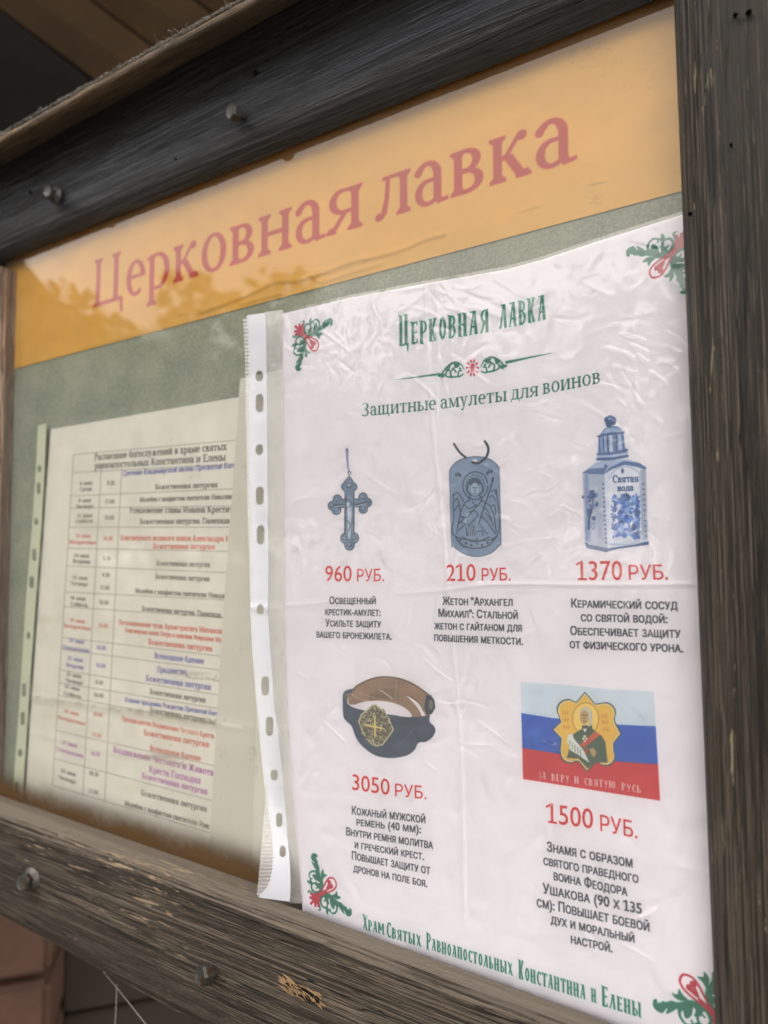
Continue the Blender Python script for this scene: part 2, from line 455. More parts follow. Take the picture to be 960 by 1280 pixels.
    put('м', 1.42, stem(.22, 0, 1, 1, 1, .10), stem(1.16), dg_(.24, 1, .66, .05, .19), dg_(1.10, 1, .66, .05, .09))
    put('я', 1.10, stem(.86), arc(.50, .72, .40, .30, S_, T_, 90, 270), [R(.48, .93, .8, 1.0), R(.48, .42, .8, .50)], dg_(.20, .03, .58, .46, .15), ser(.16, 0, .12, 1, .08))
    put('ы', 1.42, stem(.26), bowl(.48, 0, .58, .40), [R(.3, .5, .5, .58)], stem(1.20))
    put('ь', .98, stem(.26), bowl(.48, 0, .58, .42), [R(.3, .5, .5, .58)])
    put('ц', 1.22, H(.26, .92), [R(.1, 0, 1.16, .09), R(1.06, -.26, 1.15, .08)])
    put('щ', 1.70, H(.26, .82), stem(1.38), [R(.1, 0, 1.62, .09), R(1.52, -.26, 1.61, .08)])
    put('ш', 1.64, H(.26, .82), stem(1.38), [R(.1, 0, 1.5, .09)])
    put('ч', 1.12, stem(.86), stem(.26, .5, 1, 0, 1), arc(.56, .62, .40, .26, S_ * .6, .1, 180, 275), [R(.55, .37, .85, .46)])
    put('ж', 1.50, stem(.75), dg_(.22, .95, .66, .5, .12), dg_(1.28, .95, .84, .5, .12), dg_(.22, .03, .68, .55, .18), dg_(1.28, .03, .82, .55, .18))
    put('з', .86, arc(.40, .75, .36, .27, .18, T_, -90, 145), arc(.38, .26, .42, .28, S_, T_, -150, 90))
    put('б', 1.04, arc(.54, .46, .44, .48, S_, T_, 0, 360, 30), [Q((.12, .5), (.2, .95), (.5, 1.2), (.9, 1.3), (.88, 1.42), (.4, 1.32), (.1, 1.0), (.05, .5))])
    put('ф', 1.40, stem(.70, -.42, 1.42, 1, 0), arc(.45, .5, .38, .50, .18, T_, 60, 300), arc(.95, .5, .38, .50, .18, T_, -120, 120))
    C = 1.44
    put('Ц', 1.62, stem(.32, 0, C), stem(1.20, 0, C), [R(.1, 0, 1.50, .10), Q((1.38, .05), (1.54, .05), (1.54, -.36), (1.46, -.36))])
    put('З', 1.20, arc(.55, 1.07, .45, .39, .22, T_, -90, 145), arc(.52, .37, .54, .39, S_, T_, -150, 90))
    put('Р', 1.25, stem(.32, 0, C), bowl(.66, .62, C, .46))
    put('К', 1.45, stem(.32, 0, C), dg_(.5, .68, 1.08, 1.38, .13), dg_(1.16, .03, .62, .8, .24), ser(1.2, 0, .2, 1))
    put('Е', 1.22, stem(.32, 0, C), [R(.3, C - .09, 1.06, C), R(.3, .68, .9, .77), R(.3, 0, 1.1, .09), R(1.0, C - .3, 1.07, C), R(1.04, 0, 1.12, .32)])
    put('С', 1.35, arc(.72, .72, .6, .75, .22, T_, 48, 312, 28), [R(1.1, .98, 1.18, C)])
    put('Б', 1.28, stem(.32, 0, C), bowl(.62, 0, .80, .5), [R(.3, C - .09, 1.06, C), R(1.0, C - .3, 1.07, C)])
    put('В', 1.30, stem(.32, 0, C), bowl(.64, 0, .76, .52), bowl(.62, .68, C, .46))
    put('М', 1.85, stem(.26, 0, C, 1, 1, .12), stem(1.52, 0, C), dg_(.3, C, .9, .05, .22), dg_(1.46, C, .9, .05, .10))
    put('У', 1.35, dg_(.26, C, .74, .5, .22), dg_(1.1, C, .56, .05, .12), [ell(.44, .1, .16, .11)], ser(.26, C, .2, -1), ser(1.1, C, .1, -1))
    put('П', 1.60, stem(.32, 0, C), stem(1.24, 0, C), [R(.3, C - .09, 1.24, C)])
    put('А', 1.45, dg_(.24, 0, .68, C, .11), dg_(1.16, 0, .72, C, .25), [R(.4, .45, 1.0, .55)], ser(.22, 0, .08, 1), ser(1.18, 0, .2, 1))
    put('Н', 1.60, stem(.32, 0, C), stem(1.24, 0, C), [R(.3, .68, 1.24, .78)])
    put('И', 1.60, stem(.32, 0, C), stem(1.24, 0, C), dg_(.42, .16, 1.14, 1.28, .11))
    put('Ч', 1.40, stem(1.08, 0, C), stem(.3, .8, C, 0, 1), [R(.3, .62, 1.05, .74), R(.2, .66, .4, .9)])
    put('Г', 1.15, stem(.32, 0, C), [R(.3, C - .09, 1.06, C), R(1.0, C - .34, 1.07, C)])
    put('Ж', 1.9, stem(.95, 0, C), dg_(.26, C, .85, .7, .13), dg_(1.64, C, 1.05, .7, .13), dg_(.24, 0, .85, .8, .22), dg_(1.66, 0, 1.05, .8, .22))
    put('Т', 1.3, stem(.65, 0, C, 1, 0), [R(.1, C - .09, 1.2, C), R(.1, C - .34, .17, C), R(1.13, C - .34, 1.2, C)])
    put('О', 1.45, arc(.72, .72, .64, .75, .23, T_, 0, 360, 34)); put('Ф', 1.6, stem(.8, 0, C), arc(.8, .72, .7, .5, .2, T_, 0, 360, 30))
    for i, dchar in enumerate('0123456789'): pass
    put('.', .42, [ell(.2, .09, .11, .11)]); put(' ', .55)
    put('0', 1.0, arc(.5, .66, .42, .68, .17, T_, 0, 360, 28)); put('1', .8, stem(.42, 0, 1.34, 1, 0, .17), [Q((.12, 1.1), (.34, 1.34), (.4, 1.2), (.14, 1.04))])
    put('2', .95, arc(.46, .95, .36, .40, .17, T_, -20, 160), dg_(.14, .04, .76, .86, .16), [R(.1, 0, .86, .12)])
    put('3', .95, arc(.42, .98, .34, .36, .17, T_, -90, 150), arc(.42, .35, .42, .37, .18, T_, -150, 90))
    put('4', .98, stem(.66, 0, 1.34, 1, 0, .16), dg_(.1, .4, .62, 1.34, .10), [R(.05, .34, .92, .44)])
    put('5', .95, arc(.42, .42, .42, .44, .18, T_, -150, 120), [R(.2, .74, .29, 1.34), R(.2, 1.2, .82, 1.34)])
    put('6', .98, arc(.5, .42, .41, .44, .17, T_, 0, 360, 26), [Q((.09, .42), (.14, .9), (.5, 1.3), (.8, 1.36), (.8, 1.28), (.4, 1.0), (.26, .5))])
    put('7', .92, [R(.1, 1.2, .86, 1.34)], dg_(.34, 0, .80, 1.24, .16))
    put('8', .98, arc(.5, .36, .41, .38, .17, T_, 0, 360, 26), arc(.5, 1.0, .34, .35, .15, T_, 0, 360, 24))
    put('9', .98, arc(.48, .92, .41, .44, .17, T_, 0, 360, 26), [Q((.89, .92), (.84, .44), (.48, .04), (.18, -.02), (.18, .06), (.58, .34), (.72, .84))])
    put('"', .6, [R(.1, 1.1, .2, 1.44), R(.32, 1.1, .42, 1.44)])
    return L
SERIF = letter_table()

# tall narrow Old Church Slavonic style lettering; unit = letter height 1
def slav_table():
    L = {}
    w = .17
    def st(x, y0=0, y1=1, k=1):
        o = [R(x - w / 2, y0, x + w / 2, y1)]
        if k:
            o += [Q((x - w / 2 - .07, y1 + .035), (x + w / 2, y1 - .02), (x + w / 2, y1 - .07), (x - w / 2, y1 - .07)),
                  Q((x - w / 2, y0 + .06), (x + w / 2, y0 + .06), (x + w / 2 + .07, y0 - .03), (x - w / 2, y0 + .02))]
        return o
    def put(c, wd, *parts):
        o = []
        for p in parts: o += p
        L[c] = (o, wd)
    t = .055
    def loop(x, y0, y1, rx, a0=-90, a1=90): return arc(x, (y0 + y1) / 2, rx, (y1 - y0) / 2, .12, t, a0, a1, 12)
    put('н', .66, st(.16), st(.48), dg_(.2, .44, .44, .58, .07), [R(.2, .47, .46, .53)])
    put('и', .66, st(.16), st(.48), [Q((.2, .36), (.46, .56), (.46, .64), (.2, .44))])
    put('п', .66, st(.16), st(.48), [R(.1, .93, .56, .99)])
    put('ц', .72, st(.16), st(.48), [R(.1, 0, .62, .06), Q((.56, .06), (.64, .06), (.60, -.24), (.54, -.12))])
    put('е', .56, st(.17), [R(.2, .93, .46, .99), R(.2, .48, .42, .54), R(.2, .02, .46, .08), Q((.38, .99), (.50, .99), (.45, .80)), Q((.38, .02), (.5, .02), (.46, .22)), Q((.36, .44), (.45, .52), (.36, .60))])
    put('р', .58, st(.16, -.05), loop(.24, .42, .99, .28), [R(.18, .93, .27, .99)])
    put('к', .62, st(.16), dg_(.28, .48, .44, .98, .11, .14), dg_(.44, .0, .28, .52, .14, .10), [Q((.36, 1.03), (.54, .98), (.52, .92), (.38, .92))])
    put('о', .58, arc(.29, .5, .22, .50, .14, .13, 0, 360, 16))
    put('в', .58, st(.16), loop(.24, .50, .99, .24), loop(.24, .0, .55, .27))
    put('а', .64, [Q((.40, 0), (.56, 0), (.44, 1.02), (.30, 1.02))], dg_(.12, 0, .32, .98, .07), [R(.18, .30, .44, .37), R(.12, .96, .46, 1.01)], [Q((.04, .03), (.2, .0), (.14, .08))])
    put('л', .62, [Q((.40, 0), (.56, 0), (.46, 1.0), (.30, 1.0))], dg_(.12, 0, .34, .98, .08), [Q((.02, .06), (.16, .0), (.14, .12))], [R(.2, .96, .48, 1.01)])
    put('я', .62, [R(.38, 0, .54, 1)], arc(.36, .72, .27, .28, .12, t, 90, 270, 10), [R(.34, .94, .5, .99)], dg_(.12, 0, .32, .46, .11), [R(.28, .44, .44, .49)])
    put('с', .54, arc(.32, .5, .24, .5, .15, .08, 60, 300, 14), [Q((.38, 1.0), (.52, .92), (.46, .74), (.38, .86)), Q((.40, 0), (.5, .02), (.48, .2))])
    put('т', .62, st(.31, 0, .95, 0), [R(.06, .93, .56, 1.0), Q((.04, 1.02), (.16, .98), (.07, .74)), Q((.58, 1.02), (.46, .98), (.55, .74))])
    put('ы', .86, st(.16), loop(.24, .0, .52, .26), st(.66))
    put('ь', .56, st(.16), loop(.24, .0, .52, .27))
    put('х', .60, dg_(.14, .97, .46, .03, .15), dg_(.46, .97, .14, .03, .08), [Q((.02, 1.03), (.24, .98), (.08, .9)), Q((.36, .0), (.6, -.03), (.52, .08)), R(.2, .47, .42, .53)])
    put('м', .84, st(.14), st(.68), dg_(.2, .98, .40, .3, .13), dg_(.62, .98, .42, .3, .07))
    put('у', .58, dg_(.14, .97, .32, .35, .15), dg_(.48, .97, .22, -.1, .08), [Q((.1, -.05), (.28, -.1), (.24, .02))])
    put('ю', .86, st(.14), arc(.58, .5, .22, .5, .14, .12, 0, 360, 14), [R(.18, .46, .4, .54)])
    put('з', .50, arc(.22, .74, .22, .26, .12, t, -90, 140, 10), arc(.22, .25, .24, .26, .13, t, -150, 90, 10))
    put(' ', .46)
    for c, (o, wd) in list(L.items()):
        if c != ' ': L[c.upper()] = ([p * (1.12, 1.42) for p in o], wd * 1.12)
    return L
SLAV = slav_table()
def glyph_line(st, font):
    T = SERIF if font == 'serif' else SLAV
    x = 0; out = []
    sp = .02 if font == 'serif' else .03
    for c in st:
        if c not in T:
            if c.isspace(): x += .5
            else: print('missing glyph', repr(c), font); x += .8
            continue
        o, w = T[c]
        out += [p + (x, 0) for p in o]; x += w + sp
    allx = np.concatenate([p[:, 0] for p in out]); x0 = allx.min()
    out = [p - (x0, 0) for p in out]
    return out, allx.max() - x0, 1.0

def Z(ox, oy, s):
    def f(*p): return [(ox + a / s, oy + b / s) for a, b in p]
    return f

# ================================================================== PRINT: the white price poster
POSTER = Canvas(-240, 132, 232, 322, 7.0, (234, 231, 240))
def print_poster():
    c = POSTER
    G = (18, 108, 88); GL = (104, 184, 166); RD = (178, 26, 54); INK = (24, 32, 48); RED = (196, 14, 26)
    # ---- corner ornaments. local (a, b) mm from the red node: a inward along the width, b inward along the height
    def ornament(px, sx, sy, k=1.0):
        o = c.P([px])[0]
        def M(pts): return np.array([(o[0] + sx * a * c.res * k, o[1] + sy * b * c.res * k) for a, b in pts])
        def st(pts, w, col, taper=None, halo=0):
            P = smooth_line(pts, 7)
            for q, ww in (((GL if col == G else (236, 190, 200)), w + .7), (col, w))[0 if halo else 1:]:
                c.raw([M(s) for s in stroke(P, ww, taper)], q)
        def fl(pts, col): c.raw([M(smooth_line(list(pts) + [pts[0]], 5))], col)
        for sw in (0, 1):
            T = (lambda L: [(b, a) for a, b in L]) if sw else (lambda L: L)
            st(T([(1.8, 1.6), (5, 3.2), (9, 3.4), (13, 1.4), (17, .2), (20, -1.2)]), 1.8, G, None, 1)          # main stem
            fl(T([(17, .2), (18.2, -2.4), (19.5, -3.2), (21.6, -2.2), (21.8, .2), (20.6, 1.1), (20.2, -.4), (19.2, .2), (18.4, 1.2)]), G)
            fl(T([(13.5, 2.0), (14.6, -.6), (17.6, -2.9), (16.8, -.6), (17.0, 1.0), (15.6, 2.2)]), G)
            fl(T([(8.5, 3.3), (9.2, -.6), (11.2, -2.2), (12.0, .2), (12.9, -1.4), (13.0, 1.2), (11.6, 3.0)]), G)  # broad leaf
            st(T([(13.2, 1.2), (12.9, -2.2), (11.0, -4.2), (9.0, -3.6), (9.2, -2.2)]), 1.05, G, (1, .5))
            st(T([(4.0, 2.4), (3.0, -.4), (4.2, -2.6), (6.4, -2.6), (7.3, -.8), (6.2, .8), (5.0, .2)]), 1.15, G, (1.1, .5))  # scroll
            fl(T([(5.2, 2.8), (6.0, .6), (8.3, -.6), (7.8, 1.4), (8.3, 2.6), (6.9, 3.4)]), G)
            fl(T([(6.2, -2.6), (6.4, -4.8), (7.6, -5.6), (7.8, -4.0), (8.8, -3.8), (7.6, -2.3)]), G)
            fl(T([(9.6, 4.0), (13.5, 3.2), (15.4, 4.8), (13.6, 5.0), (13.0, 7.0), (11.8, 5.4)]), G)              # spiky leaf
            st(T([(2.0, -2.2), (2.8, -4.4), (1.6, -5.0)]), .9, G, (1.4, .5))
        for an in (150, 185, 225, 265, 300):                                                                     # petals to the outer corner
            r = math.radians(an); L = 4.3 if an == 225 else 3.4
            st([(1.3 * math.cos(r), 1.3 * math.sin(r)), (L * .7 * math.cos(r), L * .7 * math.sin(r)), (L * math.cos(r), L * math.sin(r))], 1.25, RD, (.35, 1.2))
        c.raw([M(ell(0, 0, 2.7, 2.7))], RD)
        fl([(1.0, .2), (3.4, 2.4), (6.8, 5.2), (6.0, 5.9), (2.4, 3.4), (.2, 1.0)], RD)
        st([(1.4, .6), (5, 3.6), (10.4, 6.6), (12.6, 9.4), (11.6, 12.2), (8.8, 12.3), (6.6, 10.2), (3.8, 5.4), (.6, 1.6)], .75, RD)
        c.raw([M(ell(9.6, 8.5, 1.1, 1.1))], RD); c.raw([M(ell(8.3, 10.1, 1.1, 1.1))], RD)
        fl([(6.2, 5.4), (8.4, 6.6), (9.8, 7.6), (8.6, 7.8), (8.1, 9.6), (7.0, 8.0)], RD)
    ornament((375.0, 413.5), 1, 1, .93); ornament((851.5, 303), -1, 1, .88)
    ornament((394.8, 1123.5), 1, -1, .93); ornament((901, 1279), -1, -1, .98)
    # ---- title block
    def slav(t, p0, p1, h): c.text(t, p0, p1, h, GL, 'slav', .8, 1.0); c.text(t, p0, p1, h, G, 'slav')
    slav('Церковная', (498, 433), (610.4, 415.2), 27.0)
    slav('лавка', (623.8, 411.6), (682, 399.2), 29.5)
    z = Z(480, 350, 3.4286)
    c.polys([z((30, 430), (240, 398), (240, 408)), z((735, 310), (520, 350), (522, 360))], G, .9)
    c.polys([z((30, 430), (140, 414), (240, 400), (240, 407), (140, 418)), z((735, 310), (630, 327), (520, 348), (520, 356), (630, 331))], G)
    for sx, dy in ((-1, 1), (1, -1)):
        def M(a, b): return (379 + sx * a, 376 - sx * a * .148 + b)
        def zz(l): return z(*[M(a, b) for a, b in l])
        c.line(zz([(34, 4), (50, -22), (80, -34), (112, -16), (132, 6), (146, 14)]), 2.6, G, 1, 'm')
        c.line(zz([(40, 22), (58, 30), (60, 10), (46, 4)]), 1.7, G)
        c.line(zz([(62, 28), (88, 26), (94, 4), (80, -6), (70, 8)]), 2.0, G)
        c.line(zz([(88, 28), (112, 20), (112, 0), (100, -4)]), 1.8, G)
        c.poly(zz([(50, -20), (84, -34), (76, -16), (90, -10), (64, -8)]), G)
        c.poly(zz([(92, -28), (122, -8), (112, -6), (116, 8), (98, -8)]), G)
        c.poly(zz([(118, 6), (146, 8), (150, 16), (130, 22), (140, 30), (118, 20)]), G)
        c.poly(zz([(46, -4), (58, -12), (58, 4)]), G)
    c.poly(z(*ell(379, 376, 10, 18)), RD)
    for an in range(0, 360, 36):
        r = math.radians(an); c.line(z((379 + 15 * math.cos(r), 376 + 22 * math.sin(r)), (379 + 25 * math.cos(r), 376 + 34 * math.sin(r))), 2.0, RD, 1, (.6, 1.1))
    SUB = (20, 92, 84)
    for t, a, b, h in (('Защитные', (452, 520.5), (545, 511.8), 11.3), ('амулеты', (551, 511), (633.5, 501.4), 12.0), ('для', (638.8, 500), (672.8, 495), 12.6), ('воинов', (678.5, 493), (750, 478.8), 13.2)):
        c.text(t, a, b, h, SUB, 'serif')
    # ---- prices
    def price(a, a0, a1, ah, b0, b1, bh):
        c.text(a, a0, a1, ah, RED, 'sans', 1, .15); c.text('РУБ.', b0, b1, bh, RED, 'sans', 1, .1)
    price('960', (406.5, 726.5), (439.5, 726.7), 20.2, (446.5, 726.5), (480, 726.5), 15.2)
    price('210', (558.2, 726.2), (594.5, 726), 21.5, (602.3, 726), (638, 725.5), 15.6)
    price('1370', (720.5, 725), (778, 725), 24.5, (786.3, 724.5), (835, 724.5), 18.3)
    price('3050', (440.5, 987), (487, 994), 20.4, (494, 995), (533, 999), 15.6)
    price('1500', (683, 1028), (741.5, 1036), 25, (750.6, 1038.5), (796.8, 1048), 20.2)
    # ---- descriptions in small capitals
    D = [('Освещенный', (412, 755), (469.5, 755.2), 9.3), ('крестик-амулет:', (406.7, 768.8), (475.5, 770), 9), ('Усильте защиту', (407, 783), (476, 784.3), 9.3), ('вашего бронежилета.', (395.7, 796.8), (489.5, 799.8), 9),
         ('Жетон "Архангел', (553.2, 756), (640.5, 757.5), 10), ('Михаил": Стальной', (548.2, 771), (647, 773.8), 10), ('жетон с гайтаном для', (543.2, 786.5), (652, 789.5), 9.6), ('повышения меткости.', (543, 801), (653.5, 806.3), 9.8),
         ('Керамический сосуд', (714.5, 759.2), (846.8, 762), 11), ('со святой водой:', (726.5, 776.5), (834, 779), 10.8), ('Обеспечивает защиту', (713.2, 793.5), (850.5, 797.3), 11), ('от физического урона.', (712.5, 810.2), (853.7, 815.5), 11),
         ('Кожаный мужской', (440, 1017.8), (531.5, 1029), 10.4), ('ремень (40 мм):', (445.8, 1031.6), (526, 1041.5), 9.6), ('Внутри ремня молитва', (433, 1044), (541, 1061), 10), ('и греческий крест.', (443.5, 1060), (529.7, 1075), 9.6), ('Повышает защиту от', (440, 1074), (537.5, 1093), 10.2), ('дронов на поле боя.', (442, 1089.5), (533.8, 1109), 9.6),
         ('Знамя с образом', (684, 1064), (790.5, 1084.5), 12.2), ('святого праведного', (679.6, 1081), (797.8, 1104), 11.4), ('воина Феодора', (692.4, 1100), (784, 1120), 12), ('Ушакова (90 х 135', (678.7, 1116.4), (802, 1142.5), 12.6),
         ('см): Повышает боевой', (671.3, 1133.3), (811.6, 1164.5), 12.4), ('дух и моральный', (688.8, 1154.5), (792.8, 1178.5), 11.6), ('настрой.', (714, 1179), (765.3, 1190.6), 11.8)]
    for t, a, b, h in D: c.text(t, a, b, h, INK, 'sans', .95, .70, True)
    for t, a, b, h in (('Храм', (453.4, 1161), (480.5, 1168.5), 13), ('Святых', (483.6, 1170.8), (526.7, 1183.4), 13.2), ('Равноапостольных', (532.8, 1185.4), (641.2, 1219.5), 14.0),
                       ('Константина', (648, 1223), (731.6, 1249.5), 16.5), ('и', (738.8, 1251.5), (745.6, 1253.8), 16.5), ('Елены', (752, 1257), (802, 1272), 17.5)):
        c.text(t, a, b, h, GL, 'slav', .7, .8); c.text(t, a, b, h, G, 'slav', 1, .15)
    # ---- picture 1: pectoral cross
    z = Z(380, 540, 6.857)
    B0, B1, B2, B3 = (66, 84, 108), (112, 134, 160), (160, 178, 202), (205, 215, 230)
    c.line(z((368, 150), (372, 240), (384, 340)), 3.4, (92, 98, 148), 1, (1, .45)); c.line(z((368, 165), (376, 250), (385, 330)), 1.4, (150, 156, 196))
    c.polys([z(*ell(390, 352, 17, 17))], (96, 106, 140)); c.polys([z(*ell(392, 354, 9, 9))], (228, 222, 232))
    def cross(g, col):
        e = g
        P = [z((388, 372 - e), (425 + e, 425), (438 + e, 470), (420, 530), (350, 530), (322 - e, 470), (345 - e, 425)),
             z(*ell(352, 470, 32 + e, 34 + e)), z(*ell(424, 470, 32 + e, 34 + e)),
             z((350 - e, 500), (430 + e, 500), (432 + e, 900), (345 - e, 900)),
             z((250, 578 - e), (540, 570 - e), (545, 640 + e), (250, 652 + e)),
             z(*ell(244, 632, 40 + e, 40 + e)), z(*ell(286, 575, 38 + e, 38 + e)), z(*ell(278, 670, 40 + e, 40 + e)),
             z(*ell(542, 605, 40 + e, 40 + e)), z(*ell(506, 560, 38 + e, 40 + e)), z(*ell(508, 660, 38 + e, 40 + e)),
             z(*ell(352, 912, 40 + e, 46 + e)), z(*ell(432, 908, 38 + e, 46 + e)), z(*ell(390, 965, 44 + e, 50 + e))]
        c.polys(P, col)
    cross(2, B0); cross(-7, B1)
    for x, y, r in ((390, 458, 28), (245, 630, 22), (284, 580, 18), (278, 668, 20), (542, 605, 22), (506, 562, 18), (508, 658, 20), (352, 912, 20), (430, 908, 20), (390, 965, 24)):
        c.polys([z(*ell(x, y, r, r * .9))], B0, .65); c.polys([z(*ell(x - 3, y - 4, r * .62, r * .5))], B2, .8)
    c.line(z((250, 632), (330, 622), (385, 650), (450, 622), (540, 600)), 2.0, B0); c.line(z((255, 640), (330, 632), (385, 640), (450, 634), (530, 615)), 1.4, B2)
    c.poly(z((366, 640), (414, 640), (410, 740), (404, 760), (400, 920), (376, 920), (370, 780)), B2); c.poly(z((374, 650), (402, 650), (398, 740), (392, 900), (380, 900)), B3, .9)
    c.line(z((360, 540), (358, 700), (352, 880)), 1.2, B0); c.line(z((425, 540), (424, 700), (430, 880)), 1.2, B0); c.poly(z(*ell(378, 618, 14, 20)), B3)
    c.line(z((372, 760), (396, 800), (380, 850)), 1.3, B0, .8)
    # ---- picture 2: dog tag with an engraved archangel
    z = Z(540, 540, 7.533)
    SB, SD, SL = (126, 150, 180), (58, 72, 96), (158, 178, 204)
    tag = [(160, 400), (168, 350), (215, 290), (290, 248), (400, 228), (510, 240), (590, 282), (630, 330), (636, 380), (652, 1020), (640, 1065), (560, 1140), (430, 1176), (300, 1150), (200, 1080), (182, 1040)]
    c.spoly(z(*tag), (70, 84, 108)); c.spoly(z(*[(400 + (x - 400) * .975, 700 + (y - 700) * .985) for x, y in tag]), SB)
    for x, y, rx, ry, cc, al in ((300, 400, 120, 120, SL, .5), (480, 1000, 150, 110, SL, .35), (560, 420, 70, 90, (150, 160, 190), .5), (250, 700, 80, 200, (108, 132, 164), .5)):
        q = z((x, y))[0]; c.soft(q[0], q[1], rx / 7.5, ry / 7.5, cc, al)
    c.poly(z(*ell(402, 275, 26, 22)), (215, 212, 222)); c.line(z((206, 112), (260, 190), (322, 244)), 2.6, (44, 52, 68)); c.line(z((496, 86), (530, 150), (512, 232), (440, 292), (380, 286)), 3.0, (44, 52, 68))
    E = lambda pts, w=1.25: c.line(z(*pts), w, SD, .95)
    E([(198, 580), (206, 800), (222, 985), (608, 985), (606, 540)], 1.3)
    E([(222, 985), (290, 1070), (410, 1095), (530, 1070), (608, 985)], 1.5); E([(290, 990), (400, 1035), (540, 990)], 1.4)
    E([(422, 1000), (424, 1060)], 1.6); E([(395, 1030), (450, 1030)], 1.4)
    for x, y in ((266, 1020), (320, 1048), (372, 1066), (470, 1064), (524, 1042), (570, 1010)): c.poly(z(*ell(x, y, 11, 11)), SD)
    c.line(z(*ell(408, 505, 118, 130, 30)), 1.3, SD); c.line(z(*ell(408, 505, 88, 100, 30)), .8, SD, .8)
    c.poly(z(*ell(402, 470, 62, 40)), SD, .8); c.poly(z(*ell(404, 535, 40, 58)), SL); E([(338, 480), (332, 560), (362, 590), (345, 630)], 1.8); E([(470, 480), (478, 560), (448, 590), (474, 635)], 1.8)
    E([(385, 525), (400, 522)], 1); E([(415, 522), (430, 525)], 1); E([(404, 530), (402, 558), (408, 560)], .8); E([(392, 578), (416, 578)], 1)
    E([(360, 640), (300, 680), (262, 790), (232, 960)]); E([(450, 640), (540, 690), (585, 800), (604, 940)]); E([(380, 650), (420, 700), (470, 640)]); E([(300, 680), (350, 720), (420, 690), (330, 800), (262, 790)])
    E([(580, 430), (540, 560), (440, 860)], 1.7); c.poly(z((568, 420), (556, 470), (582, 466)), SD)
    for pts in ([(205, 600), (230, 570), (260, 590), (300, 660)], [(210, 650), (240, 630), (262, 700)], [(214, 740), (250, 690), (270, 760)], [(560, 560), (590, 545), (604, 590)], [(540, 620), (570, 600), (600, 650)], [(560, 700), (590, 690), (600, 780)],
                [(240, 880), (290, 820), (330, 800)], [(250, 930), (300, 880), (320, 860)], [(350, 760), (400, 740), (430, 790), (350, 880), (340, 975)], [(390, 880), (380, 975)], [(320, 900), (330, 975)], [(470, 800), (520, 850), (600, 960)],
                [(500, 760), (540, 800), (580, 880)], [(440, 860), (480, 910), (520, 960)], [(410, 940), (470, 930), (480, 975)], [(270, 840), (290, 860)], [(470, 700), (520, 740), (560, 820)], [(400, 900), (400, 975)], [(365, 890), (362, 975)]): E(pts, 1.15)
    for x, y in ((225, 405), (245, 395), (262, 410), (515, 390), (535, 375), (560, 370)): E([(x, y - 16), (x + 4, y + 14)], 1.5); E([(x - 8, y), (x + 14, y)], 1.1)
    # ---- picture 3: blue and white ceramic bottle
    z = Z(710, 510, 6.733)
    W1, W2, BL, BD, BM = (214, 222, 240), (176, 186, 208), (84, 128, 190), (52, 78, 128), (120, 156, 206)
    c.poly(z((140, 1130), (160, 1180), (320, 1212), (420, 1185), (680, 1150), (680, 1110), (340, 1180), (180, 1140)), (70, 98, 148))
    c.poly(z((122, 545), (310, 548), (335, 1180), (175, 1150), (142, 1120)), W2)
    c.poly(z((140, 560), (170, 560), (190, 1130), (150, 1120)), (120, 140, 190), .7)
    c.poly(z((305, 560), (345, 530), (480, 478), (600, 510), (655, 520), (678, 1120), (560, 1150), (335, 1182)), W1)
    c.poly(z((608, 520), (655, 520), (672, 1110), (625, 1110)), (150, 162, 186), .8)
    c.poly(z((345, 600), (400, 520), (500, 492), (590, 540), (602, 610), (606, 1100), (350, 1148)), (226, 230, 244))
    c.line(z((345, 600), (400, 522), (500, 494), (590, 542), (602, 612), (606, 1098), (352, 1146)), .9, (150, 166, 200))
    c.poly(z((120, 540), (235, 460), (300, 440), (500, 430), (600, 462), (660, 500), (652, 520), (590, 500), (480, 478), (350, 520), (305, 560)), (170, 190, 220))
    c.poly(z((118, 548), (180, 512), (330, 500), (300, 560), (190, 556)), (96, 124, 168)); c.poly(z((300, 560), (345, 505), (470, 445), (600, 462), (660, 502), (650, 522), (590, 498), (480, 478), (365, 518)), (88, 116, 164))
    c.poly(z((244, 440), (252, 380), (258, 240), (300, 180), (350, 150), (420, 155), (465, 200), (480, 330), (498, 350), (504, 410), (380, 424)), (100, 130, 176))
    for x0, x1, y0, y1, cc in ((268, 292, 235, 372, BM), (300, 318, 232, 370, (170, 186, 214)), (345, 372, 228, 368, (190, 206, 230)), (420, 446, 222, 352, (176, 196, 226)), (452, 466, 226, 345, BM)):
        c.poly(z((x0, y0), (x1, y0), (x1 + 8, y1), (x0 + 4, y1)), cc)
    for x in (262, 296, 332, 404, 462): c.line(z((x, 235), (x + 8, 375)), 1.3, BD)
    c.line(z((252, 240), (330, 222), (466, 206)), 2.4, (66, 92, 140)); c.line(z((246, 388), (370, 382), (500, 352)), 2.0, (66, 92, 140)); c.line(z((246, 408), (370, 404), (502, 380)), 2.2, (180, 200, 228)); c.line(z((245, 432), (370, 428), (502, 405)), 3.0, (74, 100, 146))
    c.poly(z((275, 215), (330, 170), (440, 165), (462, 200), (350, 205)), (150, 176, 212)); c.polys([z(*ell(345, 125, 30, 40)), z(*ell(380, 108, 26, 36)), z(*ell(330, 100, 24, 28)), z(*ell(355, 80, 28, 18))], (66, 92, 142)); c.poly(z(*ell(350, 92, 12, 8)), BM)
    r2 = random.Random(4)
    for _ in range(120):
        x = r2.gauss(485, 62); y = r2.uniform(735, 1080); x = min(max(x, 395), 585); y = min(max(y, 735), 1080)
        c.poly(z(*ell(x, y, r2.uniform(12, 34), r2.uniform(10, 28), 12, r2.uniform(0, 180))), r2.choice([BL, (58, 100, 186), (58, 100, 186), (90, 134, 208), BD, (150, 182, 230)]), .8)
